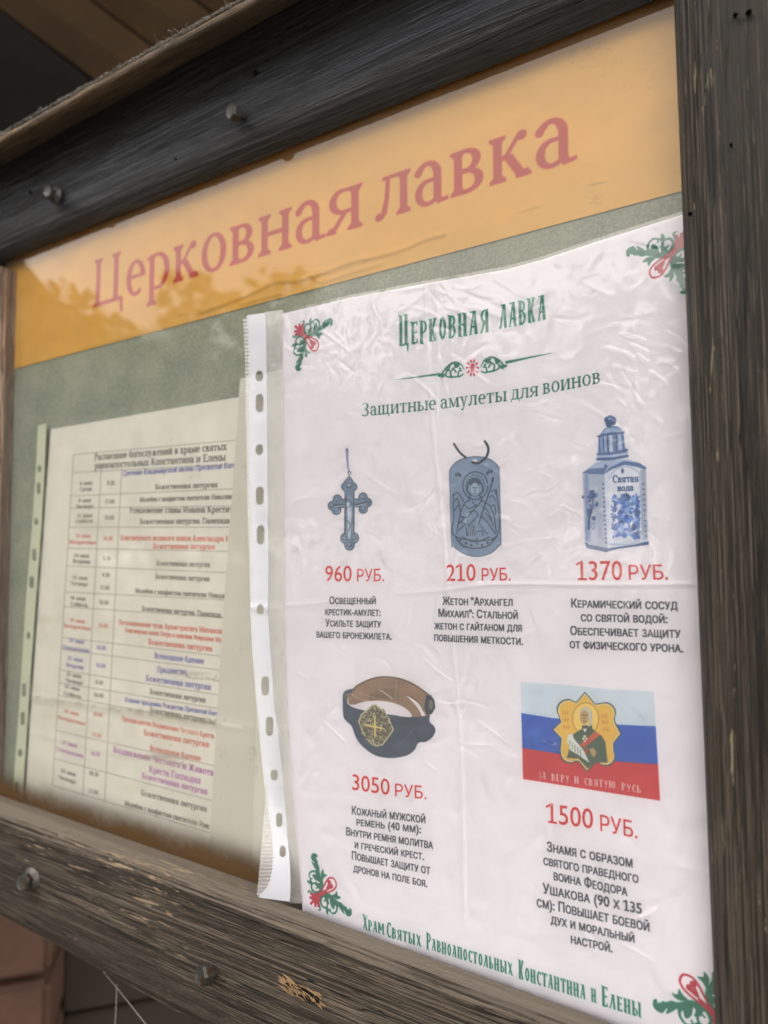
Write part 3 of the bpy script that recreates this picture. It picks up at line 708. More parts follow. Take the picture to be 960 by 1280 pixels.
    for x, y, rx, ry in ((470, 895, 15, 12), (490, 1000, 24, 10), (540, 860, 16, 9), (430, 850, 12, 8)): c.poly(z(*ell(x, y, rx, ry)), (190, 210, 240), .9)
    for _ in range(70):
        s = r2.choice((-1, 1)); x = 485 + s * r2.uniform(85, 118); y = r2.uniform(725, 1100); c.poly(z(*ell(x, y, 7, 8, 8)), (60, 96, 170))
    for y in range(640, 1150, 38): c.poly(z(*ell(296 + (y - 640) * .048, y, 9, 8, 8)), BD)
    for y in range(640, 1090, 44): c.poly(z(*ell(634 + (y - 640) * .05, y, 8, 8, 8)), BD)
    for _ in range(26): c.poly(z(*ell(r2.gauss(198, 24), r2.uniform(690, 930), r2.uniform(8, 20), r2.uniform(10, 24), 10, r2.uniform(0, 180))), r2.choice([BL, BD, (80, 100, 150)]), .8)
    c.line(z((178, 930), (176, 1020)), 2.4, BD); c.line(z((215, 700), (205, 840), (180, 940)), 1.4, BD); c.line(z(*ell(210, 995, 14, 26, 14)), .8, BL); c.poly(z(*ell(458, 530, 12, 22)), BD, .9); c.poly(z(*ell(318, 490, 14, 14)), BD, .8)
    q = z((378, 628), (592, 622), (418, 700), (552, 694))
    c.text('Святая', q[0], q[1], 6.2, BD, 'serif', 1, .5); c.text('вода', q[2], q[3], 5.6, BD, 'serif', 1, .5)
    # ---- picture 4: leather belt with a gilt buckle
    z = Z(410, 830, 6.4)
    NV, BR, BR2, ED = (62, 76, 98), (148, 122, 102), (120, 100, 84), (70, 58, 52)
    c.spoly(z(*[(165, 260), (215, 185), (300, 135), (400, 104), (500, 102), (600, 122), (700, 168), (800, 240), (852, 320), (800, 420), (776, 405), (745, 330), (690, 280), (620, 245), (700, 330), (748, 420), (665, 420), (560, 340), (420, 312), (300, 318), (215, 325), (168, 318)]), BR)
    c.poly(z((330, 240), (430, 200), (560, 190), (560, 300), (420, 300), (330, 290)), BR2, .55)
    for x, y, rx, ry, cc, al in ((250, 240, 60, 50, (168, 138, 116), .7), (650, 200, 80, 40, (160, 132, 112), .6), (560, 150, 120, 30, (128, 110, 96), .6), (430, 260, 90, 30, (112, 98, 86), .6)):
        q = z((x, y))[0]; c.soft(q[0], q[1], rx / 6.4, ry / 6.4, cc, al)
    c.line(z((168, 262), (215, 187), (300, 137), (400, 106), (500, 104), (600, 124), (700, 170), (800, 240)), 1.3, ED); c.line(z((215, 322), (300, 316), (420, 310), (560, 340), (660, 412)), 1.0, ED); c.line(z((620, 246), (690, 282), (745, 335), (770, 400)), .9, ED); c.line(z((240, 220), (400, 280), (540, 300)), .7, (176, 160, 146), .8)
    c.line(z((548, 120), (540, 300)), .8, (200, 184, 160), .7); c.line(z((415, 210), (460, 235), (515, 280)), 1.2, (214, 204, 198), .9); c.line(z((175, 235), (240, 275), (340, 300)), .7, (210, 196, 186), .8)
    c.poly(z((622, 248), (680, 280), (735, 330), (776, 402), (752, 415), (725, 345), (680, 300)), (236, 230, 236))
    c.poly(z((205, 326), (300, 314), (420, 314), (520, 330), (640, 412), (480, 400), (300, 372)), (236, 230, 236))
    c.spoly(z((118, 250), (130, 222), (160, 206), (215, 200), (165, 250), (160, 320), (260, 365), (480, 400), (640, 425), (790, 412), (815, 400), (812, 460), (850, 500), (858, 540), (830, 590), (780, 622), (722, 632), (690, 690), (620, 735), (500, 752), (390, 735), (300, 680), (230, 600), (190, 500), (150, 460), (122, 410)), NV)
    c.poly(z((778, 300), (770, 360), (790, 405), (830, 400), (858, 350), (852, 290), (820, 245), (785, 250)), (50, 60, 78)); c.poly(z(*ell(824, 325, 18, 40)), (112, 116, 104)); c.poly(z((128, 240), (165, 220), (158, 300), (135, 290)), (98, 96, 88), .8)
    for x, y, rx, ry, cc, al in ((560, 640, 120, 60, (86, 104, 130), .55), (300, 620, 80, 40, (84, 100, 124), .45), (760, 520, 70, 60, (78, 94, 118), .6), (180, 400, 50, 60, (84, 100, 124), .6), (640, 470, 120, 30, (50, 62, 82), .6)):
        q = z((x, y))[0]; c.soft(q[0], q[1], rx / 6.4, ry / 6.4, cc, al)
    c.spoly(z((208, 326), (300, 300), (420, 294), (540, 316), (630, 362), (668, 418), (560, 412), (440, 398), (300, 374), (225, 345)), (232, 226, 236))
    bk = [(376, 318), (420, 350), (470, 400), (500, 460), (530, 525), (500, 570), (470, 610), (440, 650), (385, 662), (340, 640), (290, 580), (262, 520), (240, 460), (262, 400), (310, 365), (345, 330)]
    c.poly(z(*bk), (188, 184, 150)); c.poly(z(*[(380 + (x - 380) * .9, 490 + (y - 490) * .92) for x, y in bk]), (104, 100, 88))
    for _ in range(420):
        a = r2.uniform(0, 2 * math.pi); rr = math.sqrt(r2.random()) * .93
        x = 380 + 130 * rr * math.cos(a); y = 490 + 160 * rr * math.sin(a)
        if abs(x - 380) / 150 + max(0, (400 - y)) / 120 < 1.05: c.poly(z(*ell(x, y, r2.uniform(3, 8), r2.uniform(3, 8), 7)), r2.choice([(184, 176, 140), (70, 66, 62), (132, 126, 108), (206, 200, 168)]), .9)
    c.line(z((374, 422), (376, 576)), 2.2, (222, 204, 132)); c.line(z((300, 486), (436, 516)), 2.2, (222, 204, 132))
    # ---- picture 5: tricolour flag with a framed saint
    z = Z(640, 840, 4.8)
    c.poly(z((52, 62), (300, 75), (600, 105), (850, 118), (888, 772), (66, 640)), (204, 218, 232))
    c.poly(z((56, 246), (240, 276), (640, 316), (862, 326), (876, 556), (640, 540), (290, 494), (62, 458)), (42, 92, 188))
    c.poly(z((62, 456), (290, 492), (640, 538), (876, 554), (888, 772), (66, 642)), (198, 52, 62))
    for x, y, rx, ry, cc, al in ((150, 120, 90, 30, (188, 206, 224), .6), (760, 200, 80, 50, (216, 226, 238), .6), (150, 380, 50, 60, (60, 112, 204), .5), (750, 470, 80, 40, (36, 82, 176), .5), (750, 640, 80, 40, (212, 66, 72), .5), (250, 600, 110, 30, (186, 46, 56), .5)):
        q = z((x, y))[0]; c.soft(q[0], q[1], rx / 4.8, ry / 4.8, cc, al)
    def frame(k, col):
        F = lambda x, y: (450 + (x - 450) * k, 355 + (y - 355) * k)
        P = [z(*[F(*p) for p in ((438, 118), (500, 190), (560, 182), (610, 225), (620, 300), (658, 372), (612, 430), (616, 500), (590, 560), (500, 545), (450, 602), (400, 540), (330, 540), (285, 480), (292, 400), (240, 345), (290, 300), (272, 240), (290, 180), (340, 160), (385, 180))])]
        for x, y, r in ((330, 225, 62), (560, 245, 64), (345, 490, 58), (565, 510, 56)): P.append(z(*[F(*p) for p in ell(x, y, r, r)]))
        c.polys(P, col)
    frame(1.0, (58, 84, 86)); frame(.96, (232, 216, 168)); frame(.925, (226, 186, 84))
    c.poly(z(*ell(442, 280, 82, 98)), (176, 142, 66)); c.poly(z(*ell(442, 280, 76, 92)), (238, 206, 112))
    c.poly(z((328, 515), (350, 440), (365, 375), (420, 340), (480, 340), (540, 385), (560, 420), (574, 545), (500, 540), (455, 580), (400, 520)), (74, 96, 82)); c.poly(z((420, 320), (480, 320), (485, 360), (440, 380), (420, 350)), (66, 84, 74))
    c.poly(z((500, 358), (530, 376), (430, 455), (405, 435)), (196, 88, 68)); c.poly(z((440, 450), (460, 462), (450, 500), (436, 480)), (170, 78, 60))
    c.poly(z(*ell(440, 252, 36, 42)), (196, 196, 186)); c.poly(z(*ell(434, 272, 26, 42)), (186, 158, 112)); c.line(z((470, 240), (474, 290), (462, 320)), 3.4, (190, 190, 184)); c.line(z((418, 258), (430, 256)), .9, (80, 64, 50)); c.line(z((440, 258), (452, 260)), .9, (80, 64, 50)); c.line(z((434, 262), (431, 284)), .8, (120, 92, 66)); c.line(z((426, 296), (442, 296)), .9, (110, 70, 56))
    c.poly(z((336, 375), (362, 368), (372, 400), (430, 470), (465, 545), (400, 500), (350, 470), (330, 420)), (216, 222, 222))
    for k in range(5): c.line(z((346 + k * 16, 410 + k * 14), (344 + k * 17, 446 + k * 16)), .8, (96, 104, 108))
    c.poly(z((464, 462), (490, 456), (506, 480), (496, 512), (474, 496)), (190, 160, 118)); c.polys([z(*ell(436, 386, 8, 8)), z(*ell(428, 400, 7, 7)), z(*ell(446, 400, 7, 7)), z(*ell(436, 414, 7, 7))], (230, 226, 210)); c.poly(z((424, 340), (438, 364), (450, 340)), (225, 225, 220))
    for x, y in ((322, 245), (322, 285), (328, 330), (556, 265), (560, 300), (566, 345)):
        for dx in (-18, -4, 10): c.line(z((x + dx, y - 12), (x + dx + 2, y + 12)), 1.2, (196, 142, 56), .8)
        c.line(z((x - 20, y), (x + 16, y + 2)), .9, (196, 142, 56), .8)
    q = z((157, 638), (202, 644), (235, 652), (344, 664), (372, 668), (402, 672), (436, 678), (620, 700), (656, 706), (774, 728))
    for t, i in (('за', 0), ('веру', 2), ('и', 4), ('святую', 6), ('русь', 8)): c.text(t, q[i], q[i + 1], 9.0, (226, 208, 210), 'slav', .95)
    # paper tone: very faint mottling of the pulp
    yy, xx = np.mgrid[0:c.H, 0:c.W]
    nn = fbm(xx / 90.0, yy / 120.0, 3, 4) - .47; c.a *= (1 + .035 * nn)[..., None]
    return c.image('poster_print')
IMG_POSTER = print_poster()

# ================================================================== PRINT: timetable of services
SCHED = Canvas(-480, 104, 240, 300, 5.0, (228, 227, 221))
def print_schedule():
    c = SCHED
    K, RE, BU, PU, LN = (62, 60, 56), (188, 70, 54), (62, 66, 154), (152, 72, 160), (112, 110, 102)
    rowsL = [568.3, 590.7, 620, 635, 659, 685.3, 707.3, 740, 758.3, 796.7, 811.7, 837.3, 853.3, 869.3, 913.3, 948.3, 981.7]
    rowsR = [550, 580, 611, 632.5, 659, 689.3, 716, 750, 772.5, 820.5, 838, 869, 886, 906, 957.5, 1001, 1041]
    xl = lambda y: 92 - (y - 568.3) * .0638
    xr = lambda y: 297 - (y - 550) * .070
    for a, b in zip(rowsL, rowsR):
        c.line([(xl(a), a), (xr(b), b)], .65, LN, .9)
    c.line([(92, 568.3), (65.6, 981.7)], .65, LN, .9)
    c.line([(126.5, 587), (103.5, 992.7)], .65, LN, .9); c.line([(152.3, 585), (130.8, 1001)], .65, LN, .9)
    U = Z(0, 540, 3); D = Z(0, 780, 3)
    T = [('Расписание богослужений в храме святых', U, (355, 106), (850, 67), 5.6, K, 0), ('равноапостольных Константина и Елены', U, (355, 138), (846, 107), 5.6, K, 0),
         ('Сретение Владимирской иконы Пресвятой Бого', U, (460, 164), (882, 134), 4.2, BU, .2), ('Божественная литургия', U, (583, 215), (815, 207), 4.3, K, 0),
         ('Молебен с акафистом святителю Николаю', U, (525, 262), (874, 250), 3.9, K, 0), ('Усекновение главы Иоанна Крестит', U, (485, 304), (872, 301), 5.0, K, 0),
         ('Божественная литургия. Панихида', U, (525, 345), (862, 342), 4.3, K, 0), ('Благоверного великого князя Александра Н', U, (453, 405), (862, 410), 4.4, RE, 0),
         ('Божественная литургия', U, (575, 437), (805, 440), 4.4, RE, 0), ('Божественная литургия', U, (587, 500), (787, 507), 4.2, K, 0),
         ('Божественная литургия', U, (583, 550), (785, 560), 4.2, K, 0), ('Молебен с акафистом святителю Никола', U, (508, 603), (850, 624), 4.0, K, 0),
         ('Божественная литургия. Панихида.', U, (533, 670), (832, 696), 4.2, K, 0), ('Воспоминание чуда Архистратига Михаила', U, (447, 722), (834, 757), 4.2, RE, 0),
         ('Благоверных князя Петра и княгини Февронии Му', D, (470, 30), (830, 68), 3.6, RE, 0), ('Божественная литургия', D, (557, 76), (795, 103), 4.6, RE, 0),
         ('Всенощное бдение', D, (580, 128), (765, 150), 4.8, BU, 0), ('Празднество', D, (590, 180), (700, 190), 4.8, BU, 0),
         ('Божественная литургия', D, (548, 213), (790, 248), 5.0, BU, 0), ('Божественная литургия', D, (563, 262), (770, 295), 4.4, K, 0),
         ('Отдание праздника Рождества Пресвятой Бого', D, (467, 290), (817, 345), 3.8, BU, .2), ('Божественная литургия', D, (563, 330), (768, 368), 4.3, K, 0),
         ('Предпразднство Воздвижения Честного Креста', D, (457, 362), (803, 430), 4.0, RE, 0), ('Божественная литургия', D, (540, 416), (783, 463), 4.8, RE, 0),
         ('Всенощное бдение', D, (563, 475), (753, 515), 4.8, RE, 0), ('Воздвижение Честного и Животв', D, (425, 480), (800, 570), 5.2, PU, 0),
         ('Креста Господня', D, (560, 555), (752, 600), 5.6, PU, 0), ('Божественная литургия', D, (533, 578), (777, 640), 4.8, PU, 0),
         ('Божественная литургия', D, (530, 642), (775, 705), 4.8, K, 0), ('Молебен с акафистом святителю Ник', D, (468, 680), (785, 768), 4.2, K, 0)]
    for t, F, a, b, h, col, sl in T:
        q = F(a, b); c.text(t, q[0], q[1], h, col, 'serif', 1, .2, slant=sl)
    dates = [('4 мая', 'Среда', U, (322, 190), (322, 212), K), ('9 мая', 'Четверг', U, (318, 255), (318, 278), K), ('11 мая', 'Суббота', U, (318, 312), (316, 333), K), ('12 мая', 'Воскресенье', U, (312, 388), (310, 412), RE),
             ('14 мая', 'Вторник', U, (306, 462), (306, 484), K), ('16 мая', 'Четверг', U, (300, 545), (298, 568), K), ('18 мая', 'Суббота', U, (292, 622), (296, 646), K), ('19 мая', 'Воскресенье', U, (290, 706), (290, 730), RE),
             ('20 мая', 'Понедельник', D, (287, 62), (285, 92), BU), ('21 мая', 'Вторник', D, (282, 130), (282, 157), BU), ('23 мая', 'Четверг', D, (277, 190), (278, 215), K), ('25 мая', 'Суббота', D, (270, 237), (272, 265), K),
             ('26 мая', 'Воскресенье', D, (267, 330), (268, 360), RE), ('27 мая', 'Понедельник', D, (260, 448), (262, 480), PU), ('30 мая', 'Четверг', D, (255, 555), (253, 582), K)]
    for i, (a, b, F, p, q, col) in enumerate(dates):
        s = (-.06 + .035 * i * .75) if i > 2 else -.04
        for t, (x, y), bold in ((a, p, 0), (b, q, .2)):
            hw = len(t) * 4.6
            u = F((x - hw, y + 8 - hw * s), (x + hw, y + 8 + hw * s)); c.text(t, u[0], u[1], 3.2, col, 'serif', .95, .2 + bold)
    times = [('9.30', U, 415, 192, K), ('17.00', U, 412, 262, K), ('10.00', U, 410, 322, K), ('10.00', U, 405, 400, RE), ('9.30', U, 400, 475, K), ('9.30', U, 397, 537, K), ('17.00', U, 393, 585, K), ('10.00', U, 390, 640, K), ('10.00', U, 387, 727, RE),
             ('16.00', D, 380, 90, BU), ('10.00', D, 378, 157, BU), ('9.30', D, 372, 220, K), ('10.00', D, 370, 268, K), ('10.00', D, 367, 340, RE), ('17.00', D, 363, 418, RE), ('10.00', D, 358, 488, PU), ('09.30', D, 352, 563, K), ('17.00', D, 350, 630, K)]
    for i, (t, F, x, y, col) in enumerate(times):
        s = -.03 + .014 * i; hw = len(t) * 3.4; u = F((x - hw, y + 6 - hw * s), (x + hw, y + 6 + hw * s)); c.text(t, u[0], u[1], 3.6, col, 'serif', .95, .3)
    # damp smears, mould specks and the dirty torn fold
    r2 = random.Random(9)
    def dirt(p0, p1, n, sp, col, al, sz=(.5, 1.6)):
        for _ in range(n):
            t = r2.random(); x = p0[0] + (p1[0] - p0[0]) * t + r2.gauss(0, 1); y = p0[1] + (p1[1] - p0[1]) * t + r2.gauss(0, sp)
            c.soft(x, y, r2.uniform(*sz) * 1.8, r2.uniform(*sz), col, al * r2.uniform(.3, 1), 10)
    dirt((232, 845), (296, 853), 60, 1.3, (120, 112, 98), .6); dirt((268, 846), (298, 854), 50, 1.0, (84, 76, 64), .8, (.4, 1.0))
    c.soft(238, 842, 34, 3.6, (168, 160, 150), .5, 8)
    dirt((45, 872), (320, 912), 90, .8, (150, 142, 124), .25, (2, 5)); dirt((255, 900), (330, 914), 110, 2.2, (92, 80, 60), .7, (.5, 1.5)); dirt((140, 884), (270, 904), 60, 1.2, (140, 130, 112), .35, (1, 3))
    c.soft(200, 946, 44, 5, (158, 146, 150), .7, 14); dirt((170, 944), (246, 958), 50, 1.6, (120, 106, 110), .5)
    for _ in range(60): c.soft(r2.uniform(30, 300), r2.uniform(540, 1080), r2.uniform(.5, 2.6), r2.uniform(.6, 3.5), (150, 146, 130), r2.uniform(.1, .4))
    for _ in range(16): c.soft(r2.uniform(40, 300), r2.uniform(560, 1050), r2.uniform(10, 34), r2.uniform(6, 22), r2.choice([(206, 206, 188), (232, 230, 216), (200, 198, 176)]), .35)
    yy, xx = np.mgrid[0:c.H, 0:c.W]
    c.a *= (1 + .09 * (fbm(xx / 60., yy / 60., 8, 5) - .47))[..., None]
    return c.image('timetable_print')
IMG_SCHED = print_schedule()

# ================================================================== PRINT: orange header
HEAD = Canvas(-500, 222, 500, 125, 3.2, (208, 158, 68))
def print_header():
    c = HEAD; RD = (166, 30, 0)
    c.text('Церковная', (116.7, 384.5), (452.5, 282.3), 40.3, RD, 'serif', 1, .2)
    c.text('лавка', (469.5, 276.4), (721, 199.2), 51.0, RD, 'serif', 1, .2)
    r2 = random.Random(2)
    for x0, y0, w, h, n in ((740, 60, 34, 34, 130), (800, 90, 40, 60, 40), (560, 130, 120, 30, 40), (745, 250, 16, 14, 60), (200, 300, 120, 40, 20)):
        for _ in range(n):
            c.soft(x0 + r2.gauss(0, w / 2), y0 + r2.gauss(0, h / 2), r2.uniform(.4, 1.5), r2.uniform(.4, 1.5), (140, 112, 66), r2.uniform(.2, .7))
    for p in ([(733, 233), (745, 230), (760, 227)], [(835, 217), (850, 215)], [(655, 263), (672, 258)], [(660, 258), (670, 256)]): c.line(p, 1.4, (130, 100, 56), .7, 'm')
    yy, xx = np.mgrid[0:c.H, 0:c.W]
    c.a *= (1 + .10 * (fbm(xx / 70., yy / 40., 21, 5) - .47))[..., None]
    return c.image('header_print')
IMG_HEAD = print_header()
bpy.data.objects.remove(_to); bpy.data.curves.remove(_tc)

# ================================================================== THE NOTICE BOARD
# world: metres, X right along the board, Y into the board (glass at Y = 0), Z up; ground at Z = -1.5
MM = .001
board = empty('notice_board', 'dark wooden church notice board with glazed front and a small plank roof', 'notice board', (0, 0, 0))

def line_pts(pa, pb, p, X):
    """(Z at X) of the straight edge seen through photo pixels pa and pb on the plane p mm in front of the glass"""
    a, b = un(*pa, p), un(*pb, p)
    return a[1] + (b[1] - a[1]) * (X - a[0]) / (b[0] - a[0])
def rail(name, edges, x0, x1, mat, seed, nx=520, rough=1.0, sub=10):
    """timber running along X; edges = [(pixel a, pixel b, protrusion mm)] in order round the visible profile, closed behind"""
    X = np.linspace(x0, x1, nx)
    prof = []
    for pa, pb, p in edges: prof.append((np.array([line_pts(pa, pb, p, x) for x in X]), np.full(nx, float(p))))
    rows = []; nrm = []
    for k in range(len(prof) - 1):
        n = sub if k < len(prof) - 1 else 2
        for t in np.linspace(0, 1, n, endpoint=False):
            rows.append((prof[k][0] * (1 - t) + prof[k + 1][0] * t, prof[k][1] * (1 - t) + prof[k + 1][1] * t))
            dz = (prof[k + 1][0] - prof[k][0])[0]; dp = (prof[k + 1][1] - prof[k][1])[0]; L = math.hypot(dz, dp)
            nrm.append((dp / L, dz / L))
    rows.append(prof[-1]); nrm.append(nrm[-1])
    v = []
    for k, ((zr, pr), (nz, npp)) in enumerate(zip(rows, nrm)):
        s = k * 1.3
        amp = (fbm(X / 60., np.full(nx, k * .55), seed, 3) - .47) * 1.1 + (fbm(X / 12., np.full(nx, k * 1.9), seed + 5, 3) - .47) * .55
        amp = amp * rough
        edge = 1.0 if sub * 4 < k < len(rows) - 3 else .25
        sgn = np.sign(npp) if abs(npp) > .1 else 1
        out_p = abs(nz) * 0 + 1
        v.append(np.stack([X, -(pr + amp * edge * min(1, abs(nrm[k][1]) + .25)), zr - amp * edge * nz * .6], 1))
    nr = len(v); V = np.concatenate(v) * MM
    F = [(i * nx + j, i * nx + j + 1, (i + 1) * nx + j + 1, (i + 1) * nx + j) for i in range(nr - 1) for j in range(nx - 1)]
    # end caps
    for e in (0, nx - 1): F.append(tuple(i * nx + e for i in range(nr)))
    me = mesh(name, V, F, True)
    return link(name, me, mat, board)
XL = un(13, 345, 0)[0]; XR = un(860, 300, 18)[0]          # inner faces of the two posts
B0 = un(842, 3, 18)[0]; B1 = un(894, 1280, 18)[0]
X_END = XL - 95
# rounded top rail
rail('top_rail', [((0, 330), (842, -8), -7), ((0, 329), (842, -8), 1.5), ((0, 321), (480, 122), 6), ((0, 312), (480, 109), 9.5), ((0, 303), (480, 98), 12), ((0, 289), (480, 83), 14.2),
                  ((0, 205), (320, 28), 16), ((0, 200), (320, 22), 15.5), ((0, 200), (320, 22), -7)], X_END, B0 + 2, M_TOP, 11, rough=.75)
# bottom rail with an upper lip
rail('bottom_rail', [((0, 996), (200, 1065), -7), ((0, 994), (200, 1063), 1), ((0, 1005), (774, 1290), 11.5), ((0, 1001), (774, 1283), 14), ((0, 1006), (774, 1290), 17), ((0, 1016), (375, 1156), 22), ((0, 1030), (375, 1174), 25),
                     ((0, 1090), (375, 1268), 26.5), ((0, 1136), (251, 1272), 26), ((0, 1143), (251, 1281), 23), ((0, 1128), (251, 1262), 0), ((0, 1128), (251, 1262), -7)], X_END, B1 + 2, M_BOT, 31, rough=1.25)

def post(name, prof, z0, z1, xtilt, mat, seed, nz=560):
    """timber running along Z; prof = [(x mm, protrusion mm)]; xtilt(z) shifts the inner edge"""
    Zs = np.linspace(z0, z1, nz); rows = []; nr_ = []
    for k in range(len(prof) - 1):
        a, b = prof[k], prof[k + 1]; L = math.hypot(b[0] - a[0], b[1] - a[1]); n = max(2, int(L / 2.5))
        for t in np.linspace(0, 1, n, endpoint=False):
            rows.append((a[0] * (1 - t) + b[0] * t, a[1] * (1 - t) + b[1] * t)); nr_.append(abs((b[0] - a[0]) / L))
    rows.append(prof[-1]); nr_.append(1)
    v = []
    for k, ((x, p), w) in enumerate(zip(rows, nr_)):
        amp = (fbm(np.full(nz, k * .6), Zs / 50., seed, 3) - .47) * .8 + (fbm(np.full(nz, k * 2.1), Zs / 9., seed + 3, 3) - .47) * .4
        e = 0 if k in (0, len(rows) - 1) else 1
        v.append(np.stack([x + xtilt(Zs) + amp * e * (1 - w) * .5, -(p + amp * e * w), Zs], 1))
    nr = len(v); V = np.concatenate(v) * MM
    F = [(i * nz + j, i * nz + j + 1, (i + 1) * nz + j + 1, (i + 1) * nz + j) for i in range(nr - 1) for j in range(nz - 1)]
    for e in (0, nz - 1): F.append(tuple(i * nz + e for i in range(nr)))
    return link(name, mesh(name, V, F, True), mat, board)
za, zb = un(842, 3, 18)[1], un(894, 1280, 18)[1]
tilt = lambda z: B0 + (B1 - B0) * (z - za) / (zb - za)
zz0 = line_pts((0, 1143), (251, 1281), 23, 60) - 30; zz1 = line_pts((0, 200), (320, 22), 15.5, 60) - 1
post('right_post', [(.6, -7), (0, 0), (0, 17.5), (1.2, 20.5), (4.0, 23.3), (8.5, 24.6), (60, 25.4), (100, 25), (103, 22), (103, -7)], zz0, zz1, tilt, M_STILE, 51)
zl0 = line_pts((0, 1000), (774, 1279), 14, XL) - 1; zl1 = line_pts((0, 327), (480, 128), 14, XL) + 1
post('left_post', [(0, -7), (0, 0), (0, 8), (-3, 11), (-60, 12), (-60, -7)], zl0 - 3, zl1 + 3, lambda z: XL + 0 * z + (z - zl0) * -.012, M_LEFT, 71, 260)

# backing board behind the glass: painted sheet, mottled grey-green
BB = NM('grey_green_painted_board')
n1 = BB.noise(BB.map((30,) * 3), 1, 8, .7); n2 = BB.noise(BB.map((900,) * 3), 1, 4, .8); n3 = BB.noise(BB.map((7,) * 3, (4, 2, 1)), 1, 4, .6)
cc = BB.mix(BB.ramp(n1, [(.35, 0.), (.68, 1.)]), (.140, .180, .148), (.250, .285, .236))
cc = BB.mix(BB.ramp(n2, [(.42, 0.), (.60, 1.)]), cc, BB.mix(.5, cc, (.42, .42, .33)))
cc = BB.mix(BB.ramp(n3, [(.5, 0.), (.75, .5)]), cc, (.26, .26, .22))
BB.col(cc); BB.set(Roughness=.8); BB.bump(n2, .35, .0006)
def slab(name, x0, x1, y0, y1, z0, z1, mat, parent=None, bev=0, **k):
    bm = bmesh.new(); bmesh.ops.create_cube(bm, size=1)
    for v in bm.verts: v.co = Vector(((x0 + x1) / 2 + v.co.x * (x1 - x0), (y0 + y1) / 2 + v.co.y * (y1 - y0), (z0 + z1) / 2 + v.co.z * (z1 - z0)))
    if bev: bmesh.ops.bevel(bm, geom=bm.edges[:], offset=bev, segments=2, affect='EDGES')
    me = bpy.data.meshes.new(name); bm.to_mesh(me); bm.free()
    return link(name, me, mat, parent, **k)
ZT = un(842, -8)[1]; ZB = un(0, 988)[1]
slab('backing_board', (XL - 50) * MM, .07, .0075, .019, (ZB - 40) * MM, (ZT + 30) * MM, BB.m, board)

# glass pane: clear sheet with a thin layer of dust, grime gathered along the bottom rail
GM = bpy.data.materials.new('dusty_window_glass'); GM.use_nodes = True
t = GM.node_tree; t.nodes.clear()
def N(tp, **k):
    q = t.nodes.new(tp)
    for a, b in k.items(): setattr(q, a, b)
    return q
out = N('ShaderNodeOutputMaterial'); tr = N('ShaderNodeBsdfTransparent'); tr.inputs[0].default_value = (.985, .988, .98, 1)
gl = N('ShaderNodeBsdfGlossy'); gl.inputs['Roughness'].default_value = .012
fr = N('ShaderNodeFresnel'); fr.inputs[0].default_value = 1.52
mul = N('ShaderNodeMath', operation='MULTIPLY'); mul.inputs[1].default_value = .84
t.links.new(fr.outputs[0], mul.inputs[0])
m1 = N('ShaderNodeMixShader'); t.links.new(mul.outputs[0], m1.inputs[0]); t.links.new(tr.outputs[0], m1.inputs[1]); t.links.new(gl.outputs[0], m1.inputs[2])
df = N('ShaderNodeBsdfDiffuse'); df.inputs[0].default_value = (.46, .46, .42, 1)
tc = N('ShaderNodeTexCoord'); mp = N('ShaderNodeMapping'); mp.inputs['Scale'].default_value = (22, 22, 30); t.links.new(tc.outputs['Object'], mp.inputs[0])
ns = N('ShaderNodeTexNoise'); ns.inputs['Detail'].default_value = 8; ns.inputs['Roughness'].default_value = .65; ns.inputs['Scale'].default_value = 1; t.links.new(mp.outputs[0], ns.inputs[0])
dr = N('ShaderNodeMapRange'); dr.inputs[1].default_value = .35; dr.inputs[2].default_value = .75; dr.inputs[3].default_value = .02; dr.inputs[4].default_value = .07; t.links.new(ns.outputs[0], dr.inputs[0])
m2 = N('ShaderNodeMixShader'); t.links.new(dr.outputs[0], m2.inputs[0]); t.links.new(m1.outputs[0], m2.inputs[1]); t.links.new(df.outputs[0], m2.inputs[2])
sx = N('ShaderNodeSeparateXYZ'); t.links.new(tc.outputs['Object'], sx.inputs[0])
zb_ = ZB * MM
g1 = N('ShaderNodeMapRange', interpolation_type='SMOOTHSTEP'); g1.inputs[1].default_value = zb_ + .021; g1.inputs[2].default_value = zb_ - .004; g1.inputs[3].default_value = 0; g1.inputs[4].default_value = 1; t.links.new(sx.outputs[2], g1.inputs[0])
pw = N('ShaderNodeMath', operation='POWER'); pw.inputs[1].default_value = 1.6; t.links.new(g1.outputs[0], pw.inputs[0])
ma = N('ShaderNodeMath', operation='MULTIPLY_ADD'); ma.inputs[1].default_value = 2.2; ma.inputs[2].default_value = 0; t.links.new(ns.outputs[0], ma.inputs[0])
mb = N('ShaderNodeMath', operation='MULTIPLY', use_clamp=True); t.links.new(pw.outputs[0], mb.inputs[0]); t.links.new(ma.outputs[0], mb.inputs[1])
d2 = N('ShaderNodeBsdfDiffuse'); d2.inputs[0].default_value = (.062, .036, .017, 1)
m3 = N('ShaderNodeMixShader'); t.links.new(mb.outputs[0], m3.inputs[0]); t.links.new(m2.outputs[0], m3.inputs[1]); t.links.new(d2.outputs[0], m3.inputs[2])
bp = N('ShaderNodeBump'); bp.inputs['Strength'].default_value = .04; bp.inputs['Distance'].default_value = .002
n2_ = N('ShaderNodeTexNoise'); n2_.inputs['Scale'].default_value = 9; n2_.inputs['Detail'].default_value = 1; t.links.new(tc.outputs['Object'], n2_.inputs[0]); t.links.new(n2_.outputs[0], bp.inputs['Height']); t.links.new(bp.outputs[0], gl.inputs['Normal'])
t.links.new(m3.outputs[0], out.inputs[0])
gx0, gx1, gz0, gz1 = (XL - 8) * MM, (B1 + 12) * MM, (ZB - 12) * MM, (ZT + 8) * MM
